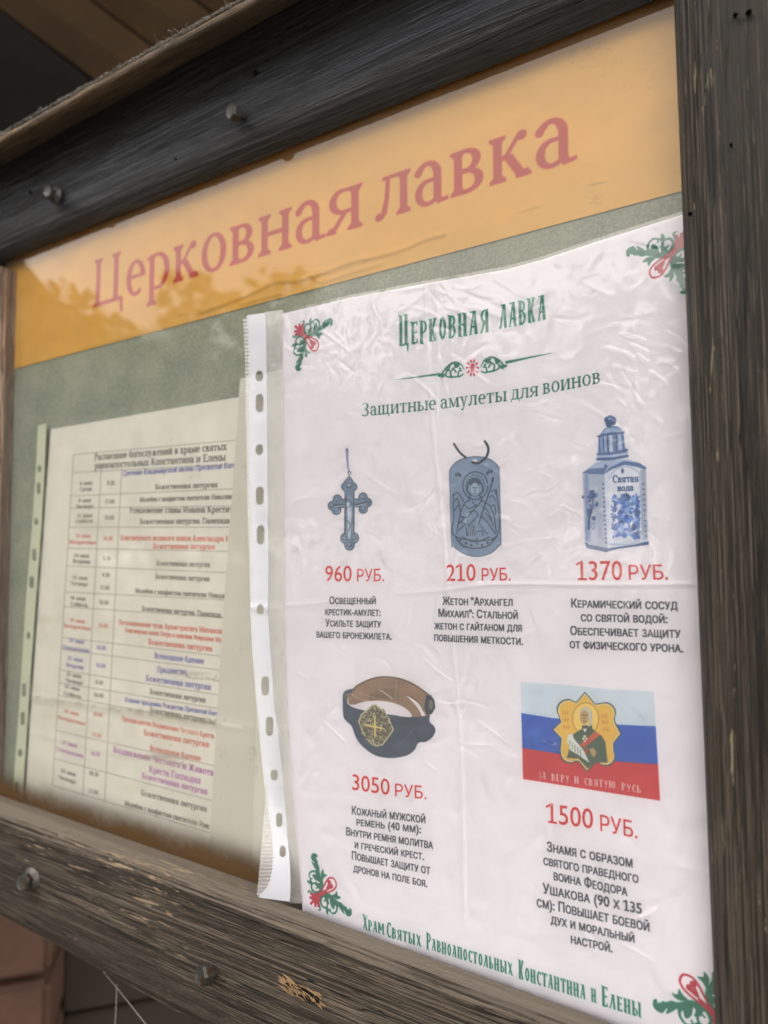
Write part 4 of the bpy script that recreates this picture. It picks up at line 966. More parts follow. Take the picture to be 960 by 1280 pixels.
link('glass_pane', mesh('glass_pane', [(gx0, 0, gz0), (gx1, 0, gz0), (gx1, 0, gz1), (gx0, 0, gz1)], [(0, 1, 2, 3)]), GM, board)

# plank roof over the top rail
def roof_plank():
    nx, x0, x1 = 420, X_END - 10, B1 + 150
    X = np.linspace(x0, x1, nx)
    Zr = line_pts((0, 208), (320, 31), 16, -300) * np.ones(nx) + (line_pts((0, 208), (320, 31), 16, 0) - line_pts((0, 208), (320, 31), 16, -300)) * (X + 300) / 300
    ZF = np.array([line_pts((0, 169), (303, 0), 42, x) for x in X])
    ZU = ZF - 4.5
    edge = (fbm(X / 25., X * 0, 91, 4) - .47) * 1.6
    pr = [(Zr + 13, 0 * X - 7), (Zr, 16 + 0 * X), (Zr * .5 + ZU * .5, 28 + 0 * X), (ZU + .3, 40.5 + edge), (ZU + 1.5, 42 + edge), (ZF - 1.0, 42 + edge), (ZF + .3, 41 + edge), (Zr + 8, 16 + 0 * X), (Zr + 22, -7 + 0 * X), (Zr + 13, 0 * X - 7)]
    v = []
    for k, (z, p) in enumerate(pr):
        a = (fbm(X / 14., X * 0 + k * 2.2, 95, 3) - .47) * .7 if 0 < k < 9 else 0
        v.append(np.stack([X, -p, z + a], 1))
    V = np.concatenate(v) * MM
    F = [(i * nx + j, i * nx + j + 1, (i + 1) * nx + j + 1, (i + 1) * nx + j) for i in range(len(v) - 1) for j in range(nx - 1)]
    for e in (0, nx - 1): F.append(tuple(i * nx + e for i in range(len(v) - 1)))
    o = link('roof_plank', mesh('roof_plank', V, F, True), M_ROOFP, board)
    return ZF
roof_plank()
# posts that carry the board stand on the ground
slab('support_leg', .022, .092, .021, .075, -1.5, (ZT + 60) * MM, M_STILE, board, .004)

# ------------------------------------------------------------------ bolts
def bolt(px, p, af, tall, dist, rot, lean, mat, washer=True, k=None):
    """hexagon head bolt; px photo pixel, af = width over flats mm, dist = how far the head stands off the wood"""
    X, Zz = un(px[0], px[1], p + dist); base = Vector((X * MM, -p * MM, Zz * MM))
    fl_ = bmesh.new()
    rad = af / math.sqrt(3) * MM
    v = []; rings = [(1, 0), (1, tall * .72), (.88, tall), (.55, tall * .93), (0.001, tall * .9)]
    for (s, h) in rings: v += [(rad * s * math.cos(i * math.pi / 3 + rot), -h * MM, rad * s * math.sin(i * math.pi / 3 + rot)) for i in range(6)]
    f = [tuple(range(6))] + [(r * 6 + i, r * 6 + (i + 1) % 6, (r + 1) * 6 + (i + 1) % 6, (r + 1) * 6 + i) for r in range(len(rings) - 1) for i in range(6)]
    me = mesh('bolt', v, f)
    o = link('bolt', me, mat, board)
    o.location = base + Vector((0, -dist * MM, 0)); o.rotation_euler = lean
    if washer:
        n = 28; vv = []; pr = [(af * .80, 0), (af * .82, -.5), (af * .78, -1.3), (af * .60, -1.5), (af * .58, -3.2), (af * .5, -3.4)]
        for (r_, y) in pr: vv += [(r_ * MM * math.cos(i * 2 * math.pi / n), (y + 2.6) * MM, r_ * MM * math.sin(i * 2 * math.pi / n)) for i in range(n)]
        ff = [(r * n + i, r * n + (i + 1) % n, (r + 1) * n + (i + 1) % n, (r + 1) * n + i) for r in range(len(pr) - 1) for i in range(n)]
        link('washer', mesh('washer', vv, ff, True), mat, o)
    if dist > 2:
        vv, ff = tube([(0, -.001, 0), (0, (dist + 3) * MM, 0)], af * .28 * MM, 12); link('shank', mesh('shank', vv, ff, True), mat, o)
    return o
bolt((296, 142), 15.6, 7.5, 4.0, 3.4, .3, (.10, 0, -.25), M_BOLTD, False)
bolt((66, 242), 15.6, 7.0, 4.0, 4.5, .1, (.05, 0, .1), M_BOLTD, True)
bolt((35, 1101), 26.5, 8.2, 4.5, 2.8, .5, (-.12, .1, .25), M_BOLT, True)
bolt((261, 1217), 26.3, 8.0, 5.0, 3.0, .2, (-.2, .0, -.2), M_BOLT, False)
# nail holes
M_HOLE = simple('hole_shade', (.004, .004, .004), .9)  # near-black colour stands in for the shade inside the holes
def hole(px, p, r):
    X, Zz = un(px[0], px[1], p); n = 10
    v = [(X * MM, -p * MM + .0016, Zz * MM)] + [(X * MM + r * MM * math.cos(i * .628) * random.uniform(.7, 1.2), -(p + .5) * MM, Zz * MM + r * MM * math.sin(i * .628) * random.uniform(.7, 1.2)) for i in range(n)]
    link('nail_hole', mesh('nail_hole', v, [(0, 1 + i, 1 + (i + 1) % n) for i in range(n)]), M_HOLE, board)
for q, p, r in (((38, 240), 15.7, 1.2), ((319, 91), 15.8, 1.5), ((936, 17), 25.6, 1.0), ((919, 20), 25.6, .8), ((220, 199), 15, .7), ((863, 268), 24.9, .8), ((914, 182), 25.6, .7)): hole(q, p, r)
# splintered knot in the bottom rail
M_SPL = simple('raw_split_wood', (.22, .145, .08), .8, 0, (.6, .001), .5, 220)
def splinters():
    v = []; f = []; r = random.Random(5)
    for _ in range(46):
        t_ = r.random(); px = 352 + 48 * t_ + r.gauss(0, 2); py = 1230 + 22 * t_ + r.gauss(0, 3.2)
        X, Zz = un(px, py, 27); L = r.uniform(1.5, 5.5); w = r.uniform(.25, .7); a = -.12 + r.gauss(0, .22); h = r.uniform(.2, 1.6)
        ca, sa = math.cos(a), math.sin(a); k = len(v)
        for u, s_, hh in ((-L, 0, -.3), (0, w, h * .6), (L, 0, h), (0, -w, h * .4), (0, 0, -1.2)):
            v.append(((X + u * ca - s_ * sa) * MM, -(26.2 + hh) * MM, (Zz + u * sa + s_ * ca) * MM))
        f += [(k, k + 1, k + 2), (k, k + 2, k + 3), (k, k + 4, k + 1), (k + 1, k + 4, k + 2), (k + 2, k + 4, k + 3), (k + 3, k + 4, k)]
    link('splintered_knot', mesh('splintered_knot', v, f), M_SPL, board, kind='stuff')
    v = [];
    for i in range(18):
        a = i / 18 * 2 * math.pi; px = 377 + 23 * math.cos(a) + random.uniform(-2, 2) ; py = 1240.5 + 10.5 * math.cos(a) + 7 * math.sin(a) + random.uniform(-1, 1)
        X, Zz = un(px, py, 26.9); v.append((X * MM, -.0271, Zz * MM))
    X, Zz = un(377, 1240, 26); v.append((X * MM, -.0262, Zz * MM))
    link('knot_hollow', mesh('knot_hollow', v, [(i, (i + 1) % 18, 18) for i in range(18)]), M_HOLE, board)
splinters()

# ================================================================== SHEETS
def print_mat(name, img, rough=.55, bump=.12):
    M = NM(name); q = M.n('ShaderNodeTexImage'); q.image = img; q.interpolation = 'Cubic'; q.extension = 'EXTEND'
    uv = M.n('ShaderNodeUVMap'); uv.uv_map = 'print'; M.l(uv.outputs[0], q.inputs[0])
    M.col(q.outputs[0]); M.set(Roughness=rough)
    M.bump(M.noise(M.map((500,) * 3), 1, 5, .7), bump, .0004)
    M.b.inputs['Specular IOR Level'].default_value = .3
    return M.m
def sheet(name, X, Zz, d, canvas, mat, **k):
    """grid of plane positions X, Z (mm) lifted d mm towards the viewer along its own line of sight"""
    t_ = d / HCAM
    V = np.stack([X * (1 - t_), -d, Zz * (1 - t_)], -1).reshape(-1, 3) * MM
    nu, nv = X.shape
    me = mesh(name, V, grid_faces(nu, nv), True)
    if me.polygons[len(me.polygons) // 2].normal.y > 0: me.flip_normals()
    if canvas:
        uvl = me.uv_layers.new(name='print'); U, Vv = canvas.uv(X.ravel(), Zz.ravel())
        li = np.empty(len(me.loops), int); me.loops.foreach_get('vertex_index', li)
        uvl.data.foreach_set('uv', np.stack([U[li], Vv[li]], 1).astype(np.float32).ravel())
    return link(name, me, mat, **k)

# header: printed film glued to the backing board, a few glue ripples near its lower edge
zo = line_pts((11, 463), (855, 238), 0, -480), line_pts((11, 463), (855, 238), 0, -20)
def header():
    nu, nv = 560, 120
    X = np.linspace(XL - 6, B1 + 8, nu)[:, None] * np.ones((1, nv)); tt = np.linspace(0, 1, nv)[None]
    lo = zo[0] + (zo[1] - zo[0]) * (X + 480) / 460; Zz = lo + (ZT + 6 - lo) * tt
    d = -6.9 + 0 * X
    for pts, w, a in (([(250, 390), (300, 372), (345, 352), (372, 350), (410, 338), (430, 330), (455, 322)], 1.4, .9), ([(300, 380), (330, 372), (352, 366)], 1.0, .5), ([(455, 324), (500, 312), (528, 300), (556, 292)], 1.2, .8), ([(390, 344), (402, 352), (440, 340), (475, 330)], 1.0, .5), ([(222, 392), (238, 391)], .8, .4), ([(650, 264), (675, 256)], .8, .4)):
        P = unv(smooth_line(pts, 6)); best = np.full(X.shape, 1e9)
        for i in range(len(P) - 1):
            ab = P[i + 1] - P[i]; L2 = ab @ ab
            s_ = np.clip(((X - P[i][0]) * ab[0] + (Zz - P[i][1]) * ab[1]) / L2, 0, 1)
            best = np.minimum(best, np.hypot(X - P[i][0] - s_ * ab[0], Zz - P[i][1] - s_ * ab[1]))
        d += a * np.exp(-(best / w) ** 2)
    o = sheet('header_banner', X, Zz, d, HEAD, print_mat('orange_header_film', IMG_HEAD, .45, .2), label='orange header strip lettered in red across the top behind the glass', cat='sign')
header()

def sched_edge(y, tab):
    ys = [a for a, _ in tab]; xs = [b for _, b in tab]; return np.interp(y, ys, xs)
def grid_px(yt, yb, xl, xr, nu, nv, top=None):
    """photo-pixel grid from left curve xl(y) to right curve xr(y)"""
    P = []
    for i in range(nu):
        s_ = i / (nu - 1)
        for j in range(nv):
            t_ = j / (nv - 1); y0 = yt(s_); y1 = yb(s_); y = y0 + (y1 - y0) * t_
            P.append((xl(y) * (1 - s_) + xr(y) * s_, y))
    q = unv(P); return q[:, 0].reshape(nu, nv), q[:, 1].reshape(nu, nv)
# timetable
SX, SZ = grid_px(lambda s: 536.5 - 46 * s, lambda s: 1012 + 112 * s, lambda y: 63.6 - (y - 536) * .0708, lambda y: 332 - (y - 500) * .03, 150, 200)
fold = np.interp(SX, [un(40, 872)[0], un(320, 912)[0]], [un(40, 872)[1], un(320, 912)[1]])
SD = -5.4 + .5 * (fbm(SX / 40, SZ / 40, 61, 3) - .4) + 1.1 * np.exp(-((SZ - fold) / 2.2) ** 2) - .5 * np.exp(-((SZ - fold + 4) / 2.5) ** 2) + .5 * np.exp(-((SZ - np.interp(SX, [un(140, 940)[0], un(300, 965)[0]], [un(140, 940)[1], un(300, 965)[1]])) / 1.6) ** 2)
sheet('timetable_sheet', SX, SZ, SD, SCHED, print_mat('timetable_paper', IMG_SCHED, .7, .15), label='yellowed timetable of church services printed as a table, behind the glass at left', cat='notice')
# blank sheet that overlaps the timetable
PL = NM('yellowed_blank_paper'); a_ = PL.noise(PL.map((26,) * 3), 1, 6, .6); b_ = PL.noise(PL.map((120,) * 3, (2, 5, 1)), 1, 5, .7)
pc = PL.mix(a_, (.58, .575, .52), (.72, .71, .67)); pc = PL.mix(PL.ramp(b_, [(.60, 0.), (.74, .5)]), pc, (.34, .31, .23)); PL.col(pc); PL.set(Roughness=.7); PL.bump(b_, .15, .0006)
OX, OZ = grid_px(lambda s: 473.5 - 30 * s, lambda s: 1098 + 50 * s, lambda y: np.interp(y, [473, 550, 780, 1047, 1100], [300, 295, 278, 262, 258]), lambda y: 430 + 0 * y, 60, 160)
OD = -4.3 + .5 * (fbm(OX / 30, OZ / 30, 77, 3) - .4)
of = np.interp(OX, [un(250, 900)[0], un(345, 916)[0]], [un(250, 900)[1], un(345, 916)[1]]); OD += .9 * np.exp(-((OZ - of) / 1.8) ** 2)
sheet('blank_sheet', OX, OZ, OD, None, PL.m, label='blank yellowed sheet behind the glass overlapping the right side of the timetable', cat='paper')

# ------------------------------------------------------------------ plastic sleeves
def film_mat(name, haze, gloss_mul, rough, bump_s, tint=(.985, .985, .99), dcol=(.8, .8, .84)):
    M = bpy.data.materials.new(name); M.use_nodes = True; tt = M.node_tree; tt.nodes.clear()
    def n(tp, **k):
        q = tt.nodes.new(tp)
        for a, b in k.items(): setattr(q, a, b)
        return q
    o = n('ShaderNodeOutputMaterial'); a = n('ShaderNodeBsdfTransparent'); a.inputs[0].default_value = (*tint, 1)
    g = n('ShaderNodeBsdfGlossy'); g.inputs['Roughness'].default_value = rough
    d = n('ShaderNodeBsdfDiffuse'); d.inputs[0].default_value = (*dcol, 1)
    f = n('ShaderNodeFresnel'); f.inputs[0].default_value = 1.45
    mu = n('ShaderNodeMath', operation='MULTIPLY', use_clamp=True); mu.inputs[1].default_value = gloss_mul
    c = n('ShaderNodeTexCoord'); m_ = n('ShaderNodeMapping'); m_.inputs['Scale'].default_value = (95, 95, 70); m_.inputs['Rotation'].default_value = (0, .5, 0)
    no = n('ShaderNodeTexNoise'); no.noise_type = 'RIDGED_MULTIFRACTAL'; no.inputs['Scale'].default_value = 1; no.inputs['Detail'].default_value = 4; no.inputs['Distortion'].default_value = .9
    no2 = n('ShaderNodeTexNoise'); no2.inputs['Scale'].default_value = 45; no2.inputs['Detail'].default_value = 3
    ad = n('ShaderNodeMath', operation='ADD'); b = n('ShaderNodeBump'); b.inputs['Strength'].default_value = bump_s; b.inputs['Distance'].default_value = .0012
    L = tt.links.new
    L(c.outputs['Object'], m_.inputs[0]); L(m_.outputs[0], no.inputs[0]); L(c.outputs['Object'], no2.inputs[0]); L(no.outputs[0], ad.inputs[0]); L(no2.outputs[0], ad.inputs[1]); L(ad.outputs[0], b.inputs['Height'])
    L(b.outputs[0], g.inputs['Normal']); L(b.outputs[0], f.inputs['Normal']); L(f.outputs[0], mu.inputs[0])
    m1 = n('ShaderNodeMixShader'); L(mu.outputs[0], m1.inputs[0]); L(a.outputs[0], m1.inputs[1]); L(g.outputs[0], m1.inputs[2])
    m2 = n('ShaderNodeMixShader'); m2.inputs[0].default_value = haze; L(m1.outputs[0], m2.inputs[1]); L(d.outputs[0], m2.inputs[2]); L(m2.outputs[0], o.inputs[0])
    return M
M_FILM = film_mat('clear_sleeve_film', .03, 1.9, .09, .40)
M_FILMC = film_mat('clear_sleeve_margin', .20, 1.8, .14, .7)
M_FILMO = film_mat('old_sleeve_film', .05, .5, .4, .3, (.985, .98, .975))
STO = NM('yellowed_binding_strip'); n_ = STO.noise(STO.map((60, 60, 25)), 1, 4, .6); STO.col(STO.mix(n_, (.50, .55, .43), (.60, .63, .50))); STO.set(Roughness=.45)

# how far the price poster and its sleeve stand off the glass (mm): hugging it above, curling out over the bottom rail
PZB = line_pts((0, 1001), (774, 1283), 0, -150)      # lip line as seen on the glass plane
def lift(X, Zz):
    zlip = PZB + 0 * X
    d = 1.6 + 7.5 * np.clip((zlip + 130 - Zz) / 130, 0, 1) ** 1.5
    d = d + .55 * (fbm(X / 55 + 3, Zz / 75, 41, 3) - .4)
    return d
# poster paper
L_TAB = [(392, 352.3), (560, 354), (760, 355), (820, 356), (870, 358), (960, 363), (1000, 366), (1060, 372), (1140, 378.5), (1180, 380)]
T_TAB = ([352, 440, 530, 630, 675, 740, 857, 930], [392.5, 371.8, 355, 337.5, 325.5, 303.8, 267, 245])
TZ = unv(list(zip(*T_TAB)))
def poster_grid(nu, nv, ext_l=0, ext_t=0):
    ys = np.array([a for a, _ in L_TAB]); lp = unv([(b, a) for a, b in L_TAB])
    X = np.zeros((nu, nv)); Zz = np.zeros((nu, nv))
    for i in range(nu):
        s_ = i / (nu - 1)
        for_x = lp[0][0] * (1 - s_) + (B0 - 1) * s_
        zt = np.interp(for_x, TZ[:, 0], TZ[:, 1]) + ext_t
        zz = np.linspace(zt, PZB - 5 + (0 if ext_t == 0 else -1), nv)
        xl = np.interp(-zz, -lp[:, 1], lp[:, 0]) - ext_l
        xr = tilt(zz) - .8
        X[i] = xl * (1 - s_) + xr * s_; Zz[i] = zz
    return X, Zz
PX, PZ = poster_grid(170, 230)
CREASES = [([(596, 729), (660, 728), (760, 729), (872, 727)], .55, 1.0), ([(498, 741), (545, 737), (600, 730)], .35, .9), ([(356, 756), (400, 752), (440, 748)], .3, 1.0),
           ([(532, 354), (534, 420), (540, 520), (552, 640), (566, 800), (577, 950), (582, 1160)], .42, 1.1),
           ([(545, 352), (548, 440), (546, 520)], .4, .8)]
def crease_field(X, Zz, lst):
    d = np.zeros(X.shape)
    for pts, a, w in lst:
        P = unv(smooth_line(pts, 4)) if len(pts) > 2 else unv(pts)
        best = np.full(X.shape, 1e9)
        for i in range(len(P) - 1):
            ab = P[i + 1] - P[i]; L2 = ab @ ab
            s_ = np.clip(((X - P[i][0]) * ab[0] + (Zz - P[i][1]) * ab[1]) / L2, 0, 1)
            best = np.minimum(best, np.hypot(X - P[i][0] - s_ * ab[0], Zz - P[i][1] - s_ * ab[1]))
        d += a * np.exp(-(best / w) ** 2)
    return d
sheet('price_poster', PX, PZ, lift(PX, PZ) + .22 * crease_field(PX, PZ, CREASES[:4]), POSTER, print_mat('poster_paper', IMG_POSTER, .5, .1), label='white church shop price poster with five pictured goods and red prices', cat='poster')

sleeve = empty('plastic_sleeve', 'clear punched plastic pocket holding the white price poster, its lower corner curled out', 'plastic sleeve', (0, 0, 0))
# film over the paper
FX, FZ = poster_grid(380, 520, .2, 1.4)
r3 = random.Random(12); wr = []
for _ in range(190):
    reg = r3.choice(((540, 420, 90, 70), (640, 400, 120, 60), (780, 480, 60, 70), (800, 430, 50, 90), (700, 560, 90, 60), (780, 620, 60, 40), (420, 440, 50, 40), (470, 600, 60, 90), (620, 660, 90, 40), (560, 380, 60, 30), (600, 900, 120, 120), (760, 1150, 60, 60), (420, 900, 40, 120)))
    x = r3.gauss(reg[0], reg[2] / 1.6); y = r3.gauss(reg[1], reg[3] / 1.6); a = r3.choice((-.6, .5, .45, -.3, 1.1, .8)) + r3.gauss(0, .25); L = r3.uniform(5, 26)
    wr.append(([(x - L * math.cos(a), y - L * math.sin(a)), (x + r3.gauss(0, 2), y + r3.gauss(0, 2)), (x + L * math.cos(a), y + L * math.sin(a))], r3.uniform(.05, .19) * r3.choice((1, 1, -1)), r3.uniform(.3, .55)))
def fast_creases(X, Zz, lst):
    d = np.zeros(X.shape)
    for c_ in lst:
        P = unv(c_[0]); m_ = (X > P[:, 0].min() - 4) & (X < P[:, 0].max() + 4) & (Zz > P[:, 1].min() - 4) & (Zz < P[:, 1].max() + 4)
        if m_.any(): d[m_] += crease_field(X[m_], Zz[m_], [c_])
    return d
film_d = lift(FX, FZ) + .8 + .45 * crease_field(FX, FZ, CREASES) + fast_creases(FX, FZ, wr) + .12 * (fbm(FX / 7, FZ / 9, 19, 3) - .4)
fo = sheet('front_film', FX, FZ, film_d, None, M_FILM, parent=sleeve)
# binding strip with its row of punched holes
STRIP = [(394, 309, 331.5), (440, 311.5, 332.5), (500, 311.3, 333), (560, 311, 333.3), (620, 312, 334), (700, 314, 335), (757, 314.8, 334.5), (764, 313, 333.6), (775, 315, 335), (820, 317.3, 337.5), (860, 320, 340.5), (900, 324, 345), (950, 328.5, 350), (980, 332, 352.6), (1020, 337.5, 356.5), (1050, 341.5, 359), (1072, 342.4, 361), (1088, 341.5, 362), (1100, 339, 362.3), (1110, 334, 362.3), (1122, 322, 362)]
HOLES = [(324.2, 470, 4.8, 6.8), (324.5, 503.7, 5, 11.5), (324.2, 562, 5, 6.8), (324.8, 619.7, 5, 11.7), (325.8, 668.4, 5, 12), (325.3, 762, 4.5, 6.6), (331.5, 857.5, 5, 12), (337, 907.8, 4.8, 12), (342.8, 968.7, 4.8, 7), (349, 1025, 4, 9), (353.3, 1064.3, 4, 7.2)]
def strip_lift(X, Zz, px, py):
    flare = sm(1035, 1125, py)
    d = 2.6 + 1.2 * (fbm(px / 30, py / 45, 83, 3) - .4) + 12.5 * sm(985, 1125, py) ** 1.2 + .9 * np.exp(-((py - 760) / 4.0) ** 2) * 1.2
    return d
def strip(name, tab, holes, mat, liftf, parent, step=5.0, notch=1.2):
    outl = []
    ys = np.arange(tab[0][0], tab[-1][0] + .1, 4.0)
    Lx = np.interp(ys, [q[0] for q in tab], [q[1] for q in tab]); Rx = np.interp(ys, [q[0] for q in tab], [q[2] for q in tab])
    zig = (np.arange(len(ys)) % 2) * notch
    slope = lambda f: (f) * -(tab[0][0] - 394 + 5) * 0
    for k in range(len(ys)): outl.append((Lx[k] - zig[k], ys[k]))
    for k in range(len(ys) - 1, -1, -1): outl.append((Rx[k] + zig[k] * .6, ys[k] - (3.0 if k == 0 else 0) + (5.0 if k == len(ys) - 1 else 0)))
    V = [Vector(p) for p in outl]; E = [(i, (i + 1) % len(outl)) for i in range(len(outl))]; F = []
    for (x, y, a, b) in holes:
        k0 = len(V); n = 20
        for i in range(n):
            an = i / n * 2 * math.pi; cx_, sy_ = math.cos(an), math.sin(an); st_ = max(0, b - a * 1.25)
            V.append(Vector((x + a * cx_, y + a * 1.25 * sy_ + (st_ if sy_ > 0 else -st_))))
        E += [(k0 + i, k0 + (i + 1) % n) for i in range(n)]
    for y in np.arange(tab[0][0] + 3, tab[-1][0] - 1, step):
        l, r_ = np.interp(y, ys, Lx), np.interp(y, ys, Rx)
        for s_ in (.12, .3, .5, .7, .88):
            p = Vector((l + (r_ - l) * s_, y))
            if all(abs(p.x - h[0]) > h[2] + .8 or abs(p.y - h[1]) > h[3] * 1.25 + 1.5 for h in holes): V.append(p)
    vv, ee, ff, *_ = geometry.delaunay_2d_cdt(V, E, F, 0, 1e-4)
    px = np.array([(q.x, q.y) for q in vv])
    q = unv(px); d = liftf(q[:, 0], q[:, 1], px[:, 0], px[:, 1]); t_ = d / HCAM
    P = np.stack([q[:, 0] * (1 - t_), -d, q[:, 1] * (1 - t_)], 1) * MM
    # drop faces inside holes and outside the outline
    keep = []
    for f in ff:
        cx_ = sum(px[i][0] for i in f) / len(f); cy_ = sum(px[i][1] for i in f) / len(f)
        if not (np.interp(cy_, ys, Lx) - notch * 1.01 < cx_ < np.interp(cy_, ys, Rx) + notch * .61): continue
        if not any(((cx_ - h[0]) / h[2]) ** 2 + (max(0, abs(cy_ - h[1]) - max(0, h[3] - h[2] * 1.25)) / (h[2] * 1.25)) ** 2 < .95 for h in holes): keep.append(f)
    me = mesh(name, P, keep, True)
    if me.polygons[0].normal.y > 0: me.flip_normals()
    o = link(name, me, mat, parent)
    return o
M_STRIP = film_mat('milky_binding_strip', .56, 1.3, .18, .9, (.95, .96, .99), (.54, .56, .64))
so = strip('binding_strip', STRIP, HOLES, M_STRIP, strip_lift, sleeve)
# clear margins either side of the strip
def margin(name, lt, rt, mat, lf, parent, y0, y1, n=200, top=0):
    nu = 14; ys = np.linspace(y0, y1, n)
    l = np.interp(ys, *zip(*lt)); r_ = np.interp(ys, *zip(*rt)); s_ = np.linspace(0, 1, nu)[:, None]
    px = l[None] * (1 - s_) + r_[None] * s_; py = ys[None] + 0 * px - top * s_ * (ys[None] < y0 + 6)
    q = unv(np.stack([px.ravel(), py.ravel()], 1)); X = q[:, 0].reshape(px.shape); Zz = q[:, 1].reshape(px.shape)
    return sheet(name, X, Zz, lf(X, Zz, px, py), None, mat, parent=parent)
rl = [(a, c_ - .3) for a, b, c_ in STRIP]; ll = [(a, b + .4) for a, b, c_ in STRIP]
def mar_lift(X, Zz, px, py): return strip_lift(X, Zz, px, py) * (1 - sm(333, 356, px)) * .9 + (lift(X, Zz) + .8) * sm(333, 356, px) + .25 * (fbm(px / 6, py / 9, 55, 3) - .4)
margin('clear_margin', rl, [(a, b + .5) for a, b in L_TAB], M_FILMC, mar_lift, sleeve, 390, 1129, top=3)
margin('crimped_edge', [(396, 303.5), (450, 306.5), (540, 307.5), (620, 309), (700, 311.5), (800, 314), (860, 318.5), (1000, 332), (1122, 321)], ll, M_FILMC, lambda X, Zz, px, py: strip_lift(X, Zz, px, py) + .5 * np.sin(py * 1.35), sleeve, 397, 1120, 520)

# old sleeve of the timetable
osl = empty('old_plastic_sleeve', 'yellowed punched plastic pocket round the timetable, behind the glass at far left', 'plastic sleeve', (0, 0, 0))
OST = [(532, 47.5, 58), (586, 44.8, 55.5), (660, 40, 51.5), (740, 33, 45.5), (860, 25.5, 36.8), (960, 18.2, 30.5), (1005, 15.2, 28)]
OH = [(49.4, 586, 2.4, 4.6), (48.3, 610.3, 2.4, 7.5), (45.2, 652, 2.6, 4.6), (42.7, 693.4, 2.6, 7.8), (39.4, 727.7, 3, 7.6), (35.4, 794.4, 2.4, 4.6), (29.9, 862.5, 2.6, 8.6), (28.2, 898, 2.6, 8.4), (25.1, 941, 2.7, 4.8), (20.6, 985.8, 2.8, 8)]
strip('binding_strip', OST, OH, STO.m, lambda X, Zz, px, py: -3.4 + .6 * (fbm(px / 20, py / 40, 5, 3) - .4), osl, 6.0, .0)
FX2, FZ2 = grid_px(lambda s: 531.0 - 46 * s, lambda s: 1010 + 112 * s, lambda y: 57.6 - (y - 536) * .0640, lambda y: 332 - (y - 500) * .03, 90, 120)
sheet('front_film', FX2, FZ2, -3.6 + .4 * (fbm(FX2 / 18, FZ2 / 22, 88, 3) - .4), None, M_FILMO, parent=osl)

# ================================================================== SURROUNDINGS
# dust fluff caught on the edge of the roof plank
M_WEB = simple('cobweb', (.20, .19, .175), .8)
def fluff():
    v = []; f = []; r = random.Random(3)
    spots = [(206, 53, 22, 46), (232, 40, 14, 30), (252, 34, 8, 14), (290, 10, 10, 16), (298, 4, 8, 12), (45, 145, 6, 10), (70, 134, 5, 9), (10, 165, 5, 8), (128, 98, 5, 8), (165, 76, 5, 8), (100, 112, 4, 6)]
    for (x, y, n, _) in spots:
        for _k in range(n):
            px, py = x + r.gauss(0, 6), 0; py = 169 - .5578 * px - r.uniform(-3, 2)
            X, Zz = un(px, py, 42); p = Vector((X, -42 - r.uniform(-1, 1.5), Zz)); pts = [p]
            d = Vector((r.gauss(0, .6), r.gauss(-.2, .4), r.gauss(.15, .5)))
            for _s in range(4):
                d += Vector((r.gauss(0, .8), r.gauss(0, .5), r.gauss(-.05, .7))); pts.append(pts[-1] + d * r.uniform(.2, .7) * (1.1 if n > 10 else .8))
            a, b = tube([q * MM for q in pts], r.uniform(.04, .11) * MM, 3); k = len(v); v += a; f += [tuple(i + k for i in q) for q in b]
    for _ in range(1500):
        px = r.uniform(-5, 310); py = 169 - .5578 * px + r.gauss(.2, 1.0); X, Zz = un(px, py, 42); p = Vector((X, -42.4 - r.uniform(0, .7), Zz)) ; d = Vector((r.gauss(0, .7), r.gauss(-.2, .3), r.gauss(.0, .28)))
        a, b = tube([p * MM, (p + d) * MM], .09 * MM, 3); k = len(v); v += a; f += [tuple(i + k for i in q) for q in b]
    link('cobweb_fluff', mesh('cobweb_fluff', v, f), M_WEB, None, 'grey cobweb fluff and dust caught along the front edge of the plank roof', 'cobweb', kind='stuff')
fluff()
# spider threads under the board
cw = empty('spider_threads', 'loose spider threads hanging below the lower left of the board', 'cobweb')
for pts in ([(118, 1196, .50), (132, 1218, .49), (152, 1242, .48), (190, 1290, .46)], [(146, 1230, .485), (145, 1262, .49), (143, 1292, .50)]):
    v, f = tube([along(*p) for p in pts], .00022, 5); link('thread', mesh('thread', v, f, True), M_WEB, cw)

# log house behind: the wall beyond the lower left corner, eaves above
M_LOG = simple('old_red_log', (.052, .029, .021), .85, 0, (.4, .004), .45, 16)
M_LOGD = simple('dark_board_wood', (.022, .017, .014), .8, 0, None, .4, 9)  # plain dark brown, darker than the logs
M_EAVE = simple('brown_soffit_wood', (.034, .020, .010), .8, 0, None, .45, 14)
M_EAVEL = simple('lit_fascia_wood', (.055, .042, .028), .8, 0, None, .3, 14)  # paler copy of the eave wood: light on the fascia put into the colour
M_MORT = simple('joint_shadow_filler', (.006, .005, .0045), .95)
house = empty('log_house', 'blurred reddish timber house wall and dark eaves behind the notice board', 'house')
def box_pts(name, c, ux, uy, uz, sx, sy, sz, mat, parent, bev=.006):
    bm = bmesh.new(); bmesh.ops.create_cube(bm, size=1)
    for v_ in bm.verts: v_.co = c + ux * v_.co.x * sx + uy * v_.co.y * sy + uz * v_.co.z * sz
    if bev: bmesh.ops.bevel(bm, geom=bm.edges[:], offset=bev, segments=2, affect='EDGES')
    me = bpy.data.meshes.new(name); bm.to_mesh(me); bm.free(); return link(name, me, mat, parent)
P0 = along(62, 1220, 1.15)                      # the wall corner
ang = math.radians(49); ux = Vector((math.cos(ang), math.sin(ang), 0)); uy = Vector((-math.sin(ang), math.cos(ang), 0)); uz = Vector((0, 0, 1))
